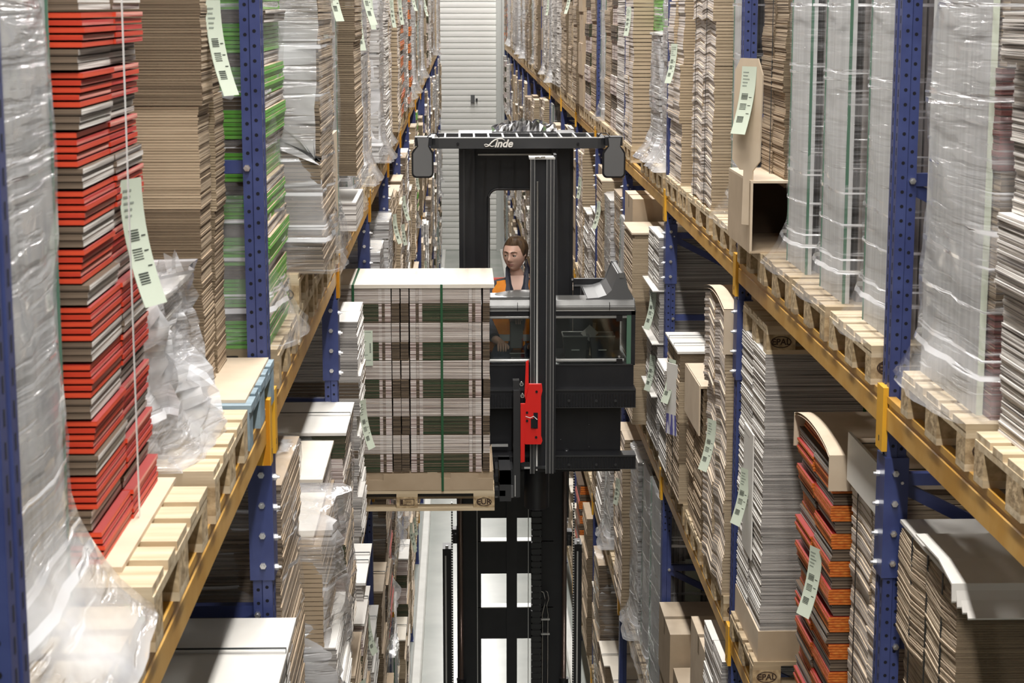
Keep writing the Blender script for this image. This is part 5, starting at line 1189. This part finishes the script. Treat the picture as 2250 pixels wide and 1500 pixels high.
for fi, f_ in enumerate(mb.f):
    c = sum((Vector(mb.v[i]) for i in f_), Vector()) / 4
    if c.y < -.07 and abs(c.x) < .026 - abs(c.z + .0655) * 1.2 and -.075 < c.z < -.057: mb.m[fi] = mb.mi('lip')
def headpart(mb, name, par=None):
    o = mb.build(name, par or per); o.data.transform(Matrix.Translation(HC) @ HR @ Matrix.Scale(HS, 4)); return o
hdo = headpart(mb, 'head')
for s2 in (-1, 1):
    mb = MB(); cx_, cy_, cz_ = s2 * .031, -.0745, .004; P = []
    for i in range(9):
        ph = -PI / 2 + PI * i / 8; P.append([(cx_ + .0125 * math.cos(ph) * math.sin(2 * PI * j / 12), cy_ - .0125 * math.cos(ph) * math.cos(2 * PI * j / 12), cz_ + .0125 * math.sin(ph)) for j in range(12)])
    mb.grid(P, 'eye', True, True)
    ir = [(cx_ - .003 + .0055 * math.cos(t * PI / 5), cy_ - .0132, cz_ - .003 + .0055 * math.sin(t * PI / 5)) for t in range(10)]; mb.quad(ir[::-1], 'iris'); headpart(mb, 'eye', hdo)
    mb = MB(); P = []
    for i in range(5):
        ph = .02 + 1.35 * i / 4; P.append([(cx_ + .0142 * math.cos(ph) * math.sin(t), cy_ - .0142 * math.cos(ph) * math.cos(t), cz_ + .0142 * math.sin(ph) + .0) for t in [(-1.4 + 2.8 * j / 10) for j in range(11)]])
    mb.grid(P, 'skin'); headpart(mb, 'eyelid', hdo)
    mb = MB(); mb.tube([(cx_ - .014 * 1, -.0875, cz_ + .001), (cx_, -.0895, cz_ + .0035), (cx_ + .014, -.0865, cz_ + .001)], .0014, 'hair', 5); headpart(mb, 'eyelash', hdo)
    mb = MB(); mb.tube([(s2 * .010, -.0985, .0225), (s2 * .022, -.098, .028), (s2 * .036, -.090, .029), (s2 * .050, -.074, .023)], [.003, .0038, .003, .0012], 'hair', 6); headpart(mb, 'eyebrow', hdo)
    mb = MB(); P = []
    for i in range(9):
        t = -1.0 + 4.3 * i / 8; cyy, czz = .008 + .014 * math.cos(t), -.004 + .030 * math.sin(t) * 1; P.append([(s2 * .068, cyy, czz), (s2 * .083, cyy + .004, czz * 1.05), (s2 * .086, cyy + .010, czz * 1.02), (s2 * .074, .012 + .3 * (cyy - .012), -.004 + .4 * czz), (s2 * .066, .01, -.004)])
    mb.grid(P, 'skin'); headpart(mb, 'ear', hdo)
# hair shell with a swept fringe
mb = MB(); P = []; rg = random.Random(2)
for i in range(26):
    f = i / 25; row = []
    for j in range(64):
        th = 2 * PI * j / 64; tt = abs(((th + PI) % (2 * PI)) - PI)       # 0 front .. pi back
        lowz = .66 if tt < .85 else (.66 - (tt - .85) * 1.75 if tt < 1.3 else (.0 if tt < 1.62 else -.34))
        ph = lowz + (PI / 2 - lowz) * f
        p = head_r(th, ph); k = 1.03 + .10 * min(1, f * 3) + .012 * math.sin(th * 23 + f * 6) * min(1, f * 5)
        if tt < 1.0: k += .03 * (1 - f) * math.sin(min(1, f * 3) * PI / 2)
        q = p * k; q.z += .006 * min(1, f * 3) + .006 * math.sin(th * 2 + 1) * min(1, f * 3) * (1 - f); q.x += .012 * math.sin(f * 3); row.append(q)
    P.append(row)
mb.grid(P, 'hair', True, True); headpart(mb, 'hair', hdo)
# seat
st = MB(); st.box(O.x - .25, O.x + .25, O.y + .13, O.y + .22, O.z - .15, O.z + .50, 'seat_cloth'); st.box(O.x - .24, O.x + .24, O.y - .30, O.y + .22, O.z - .20, O.z - .11, 'seat_cloth'); st.box(O.x - .12, O.x + .12, O.y - .1, O.y + .1, O.z - .50, O.z - .20, 'black'); attach(st, 'seat', None, .03)

for sp_ in PAL.values():
    for c_, _ in sp_[1]: bpy.data.objects.remove(c_)
    bpy.data.objects.remove(sp_[0])
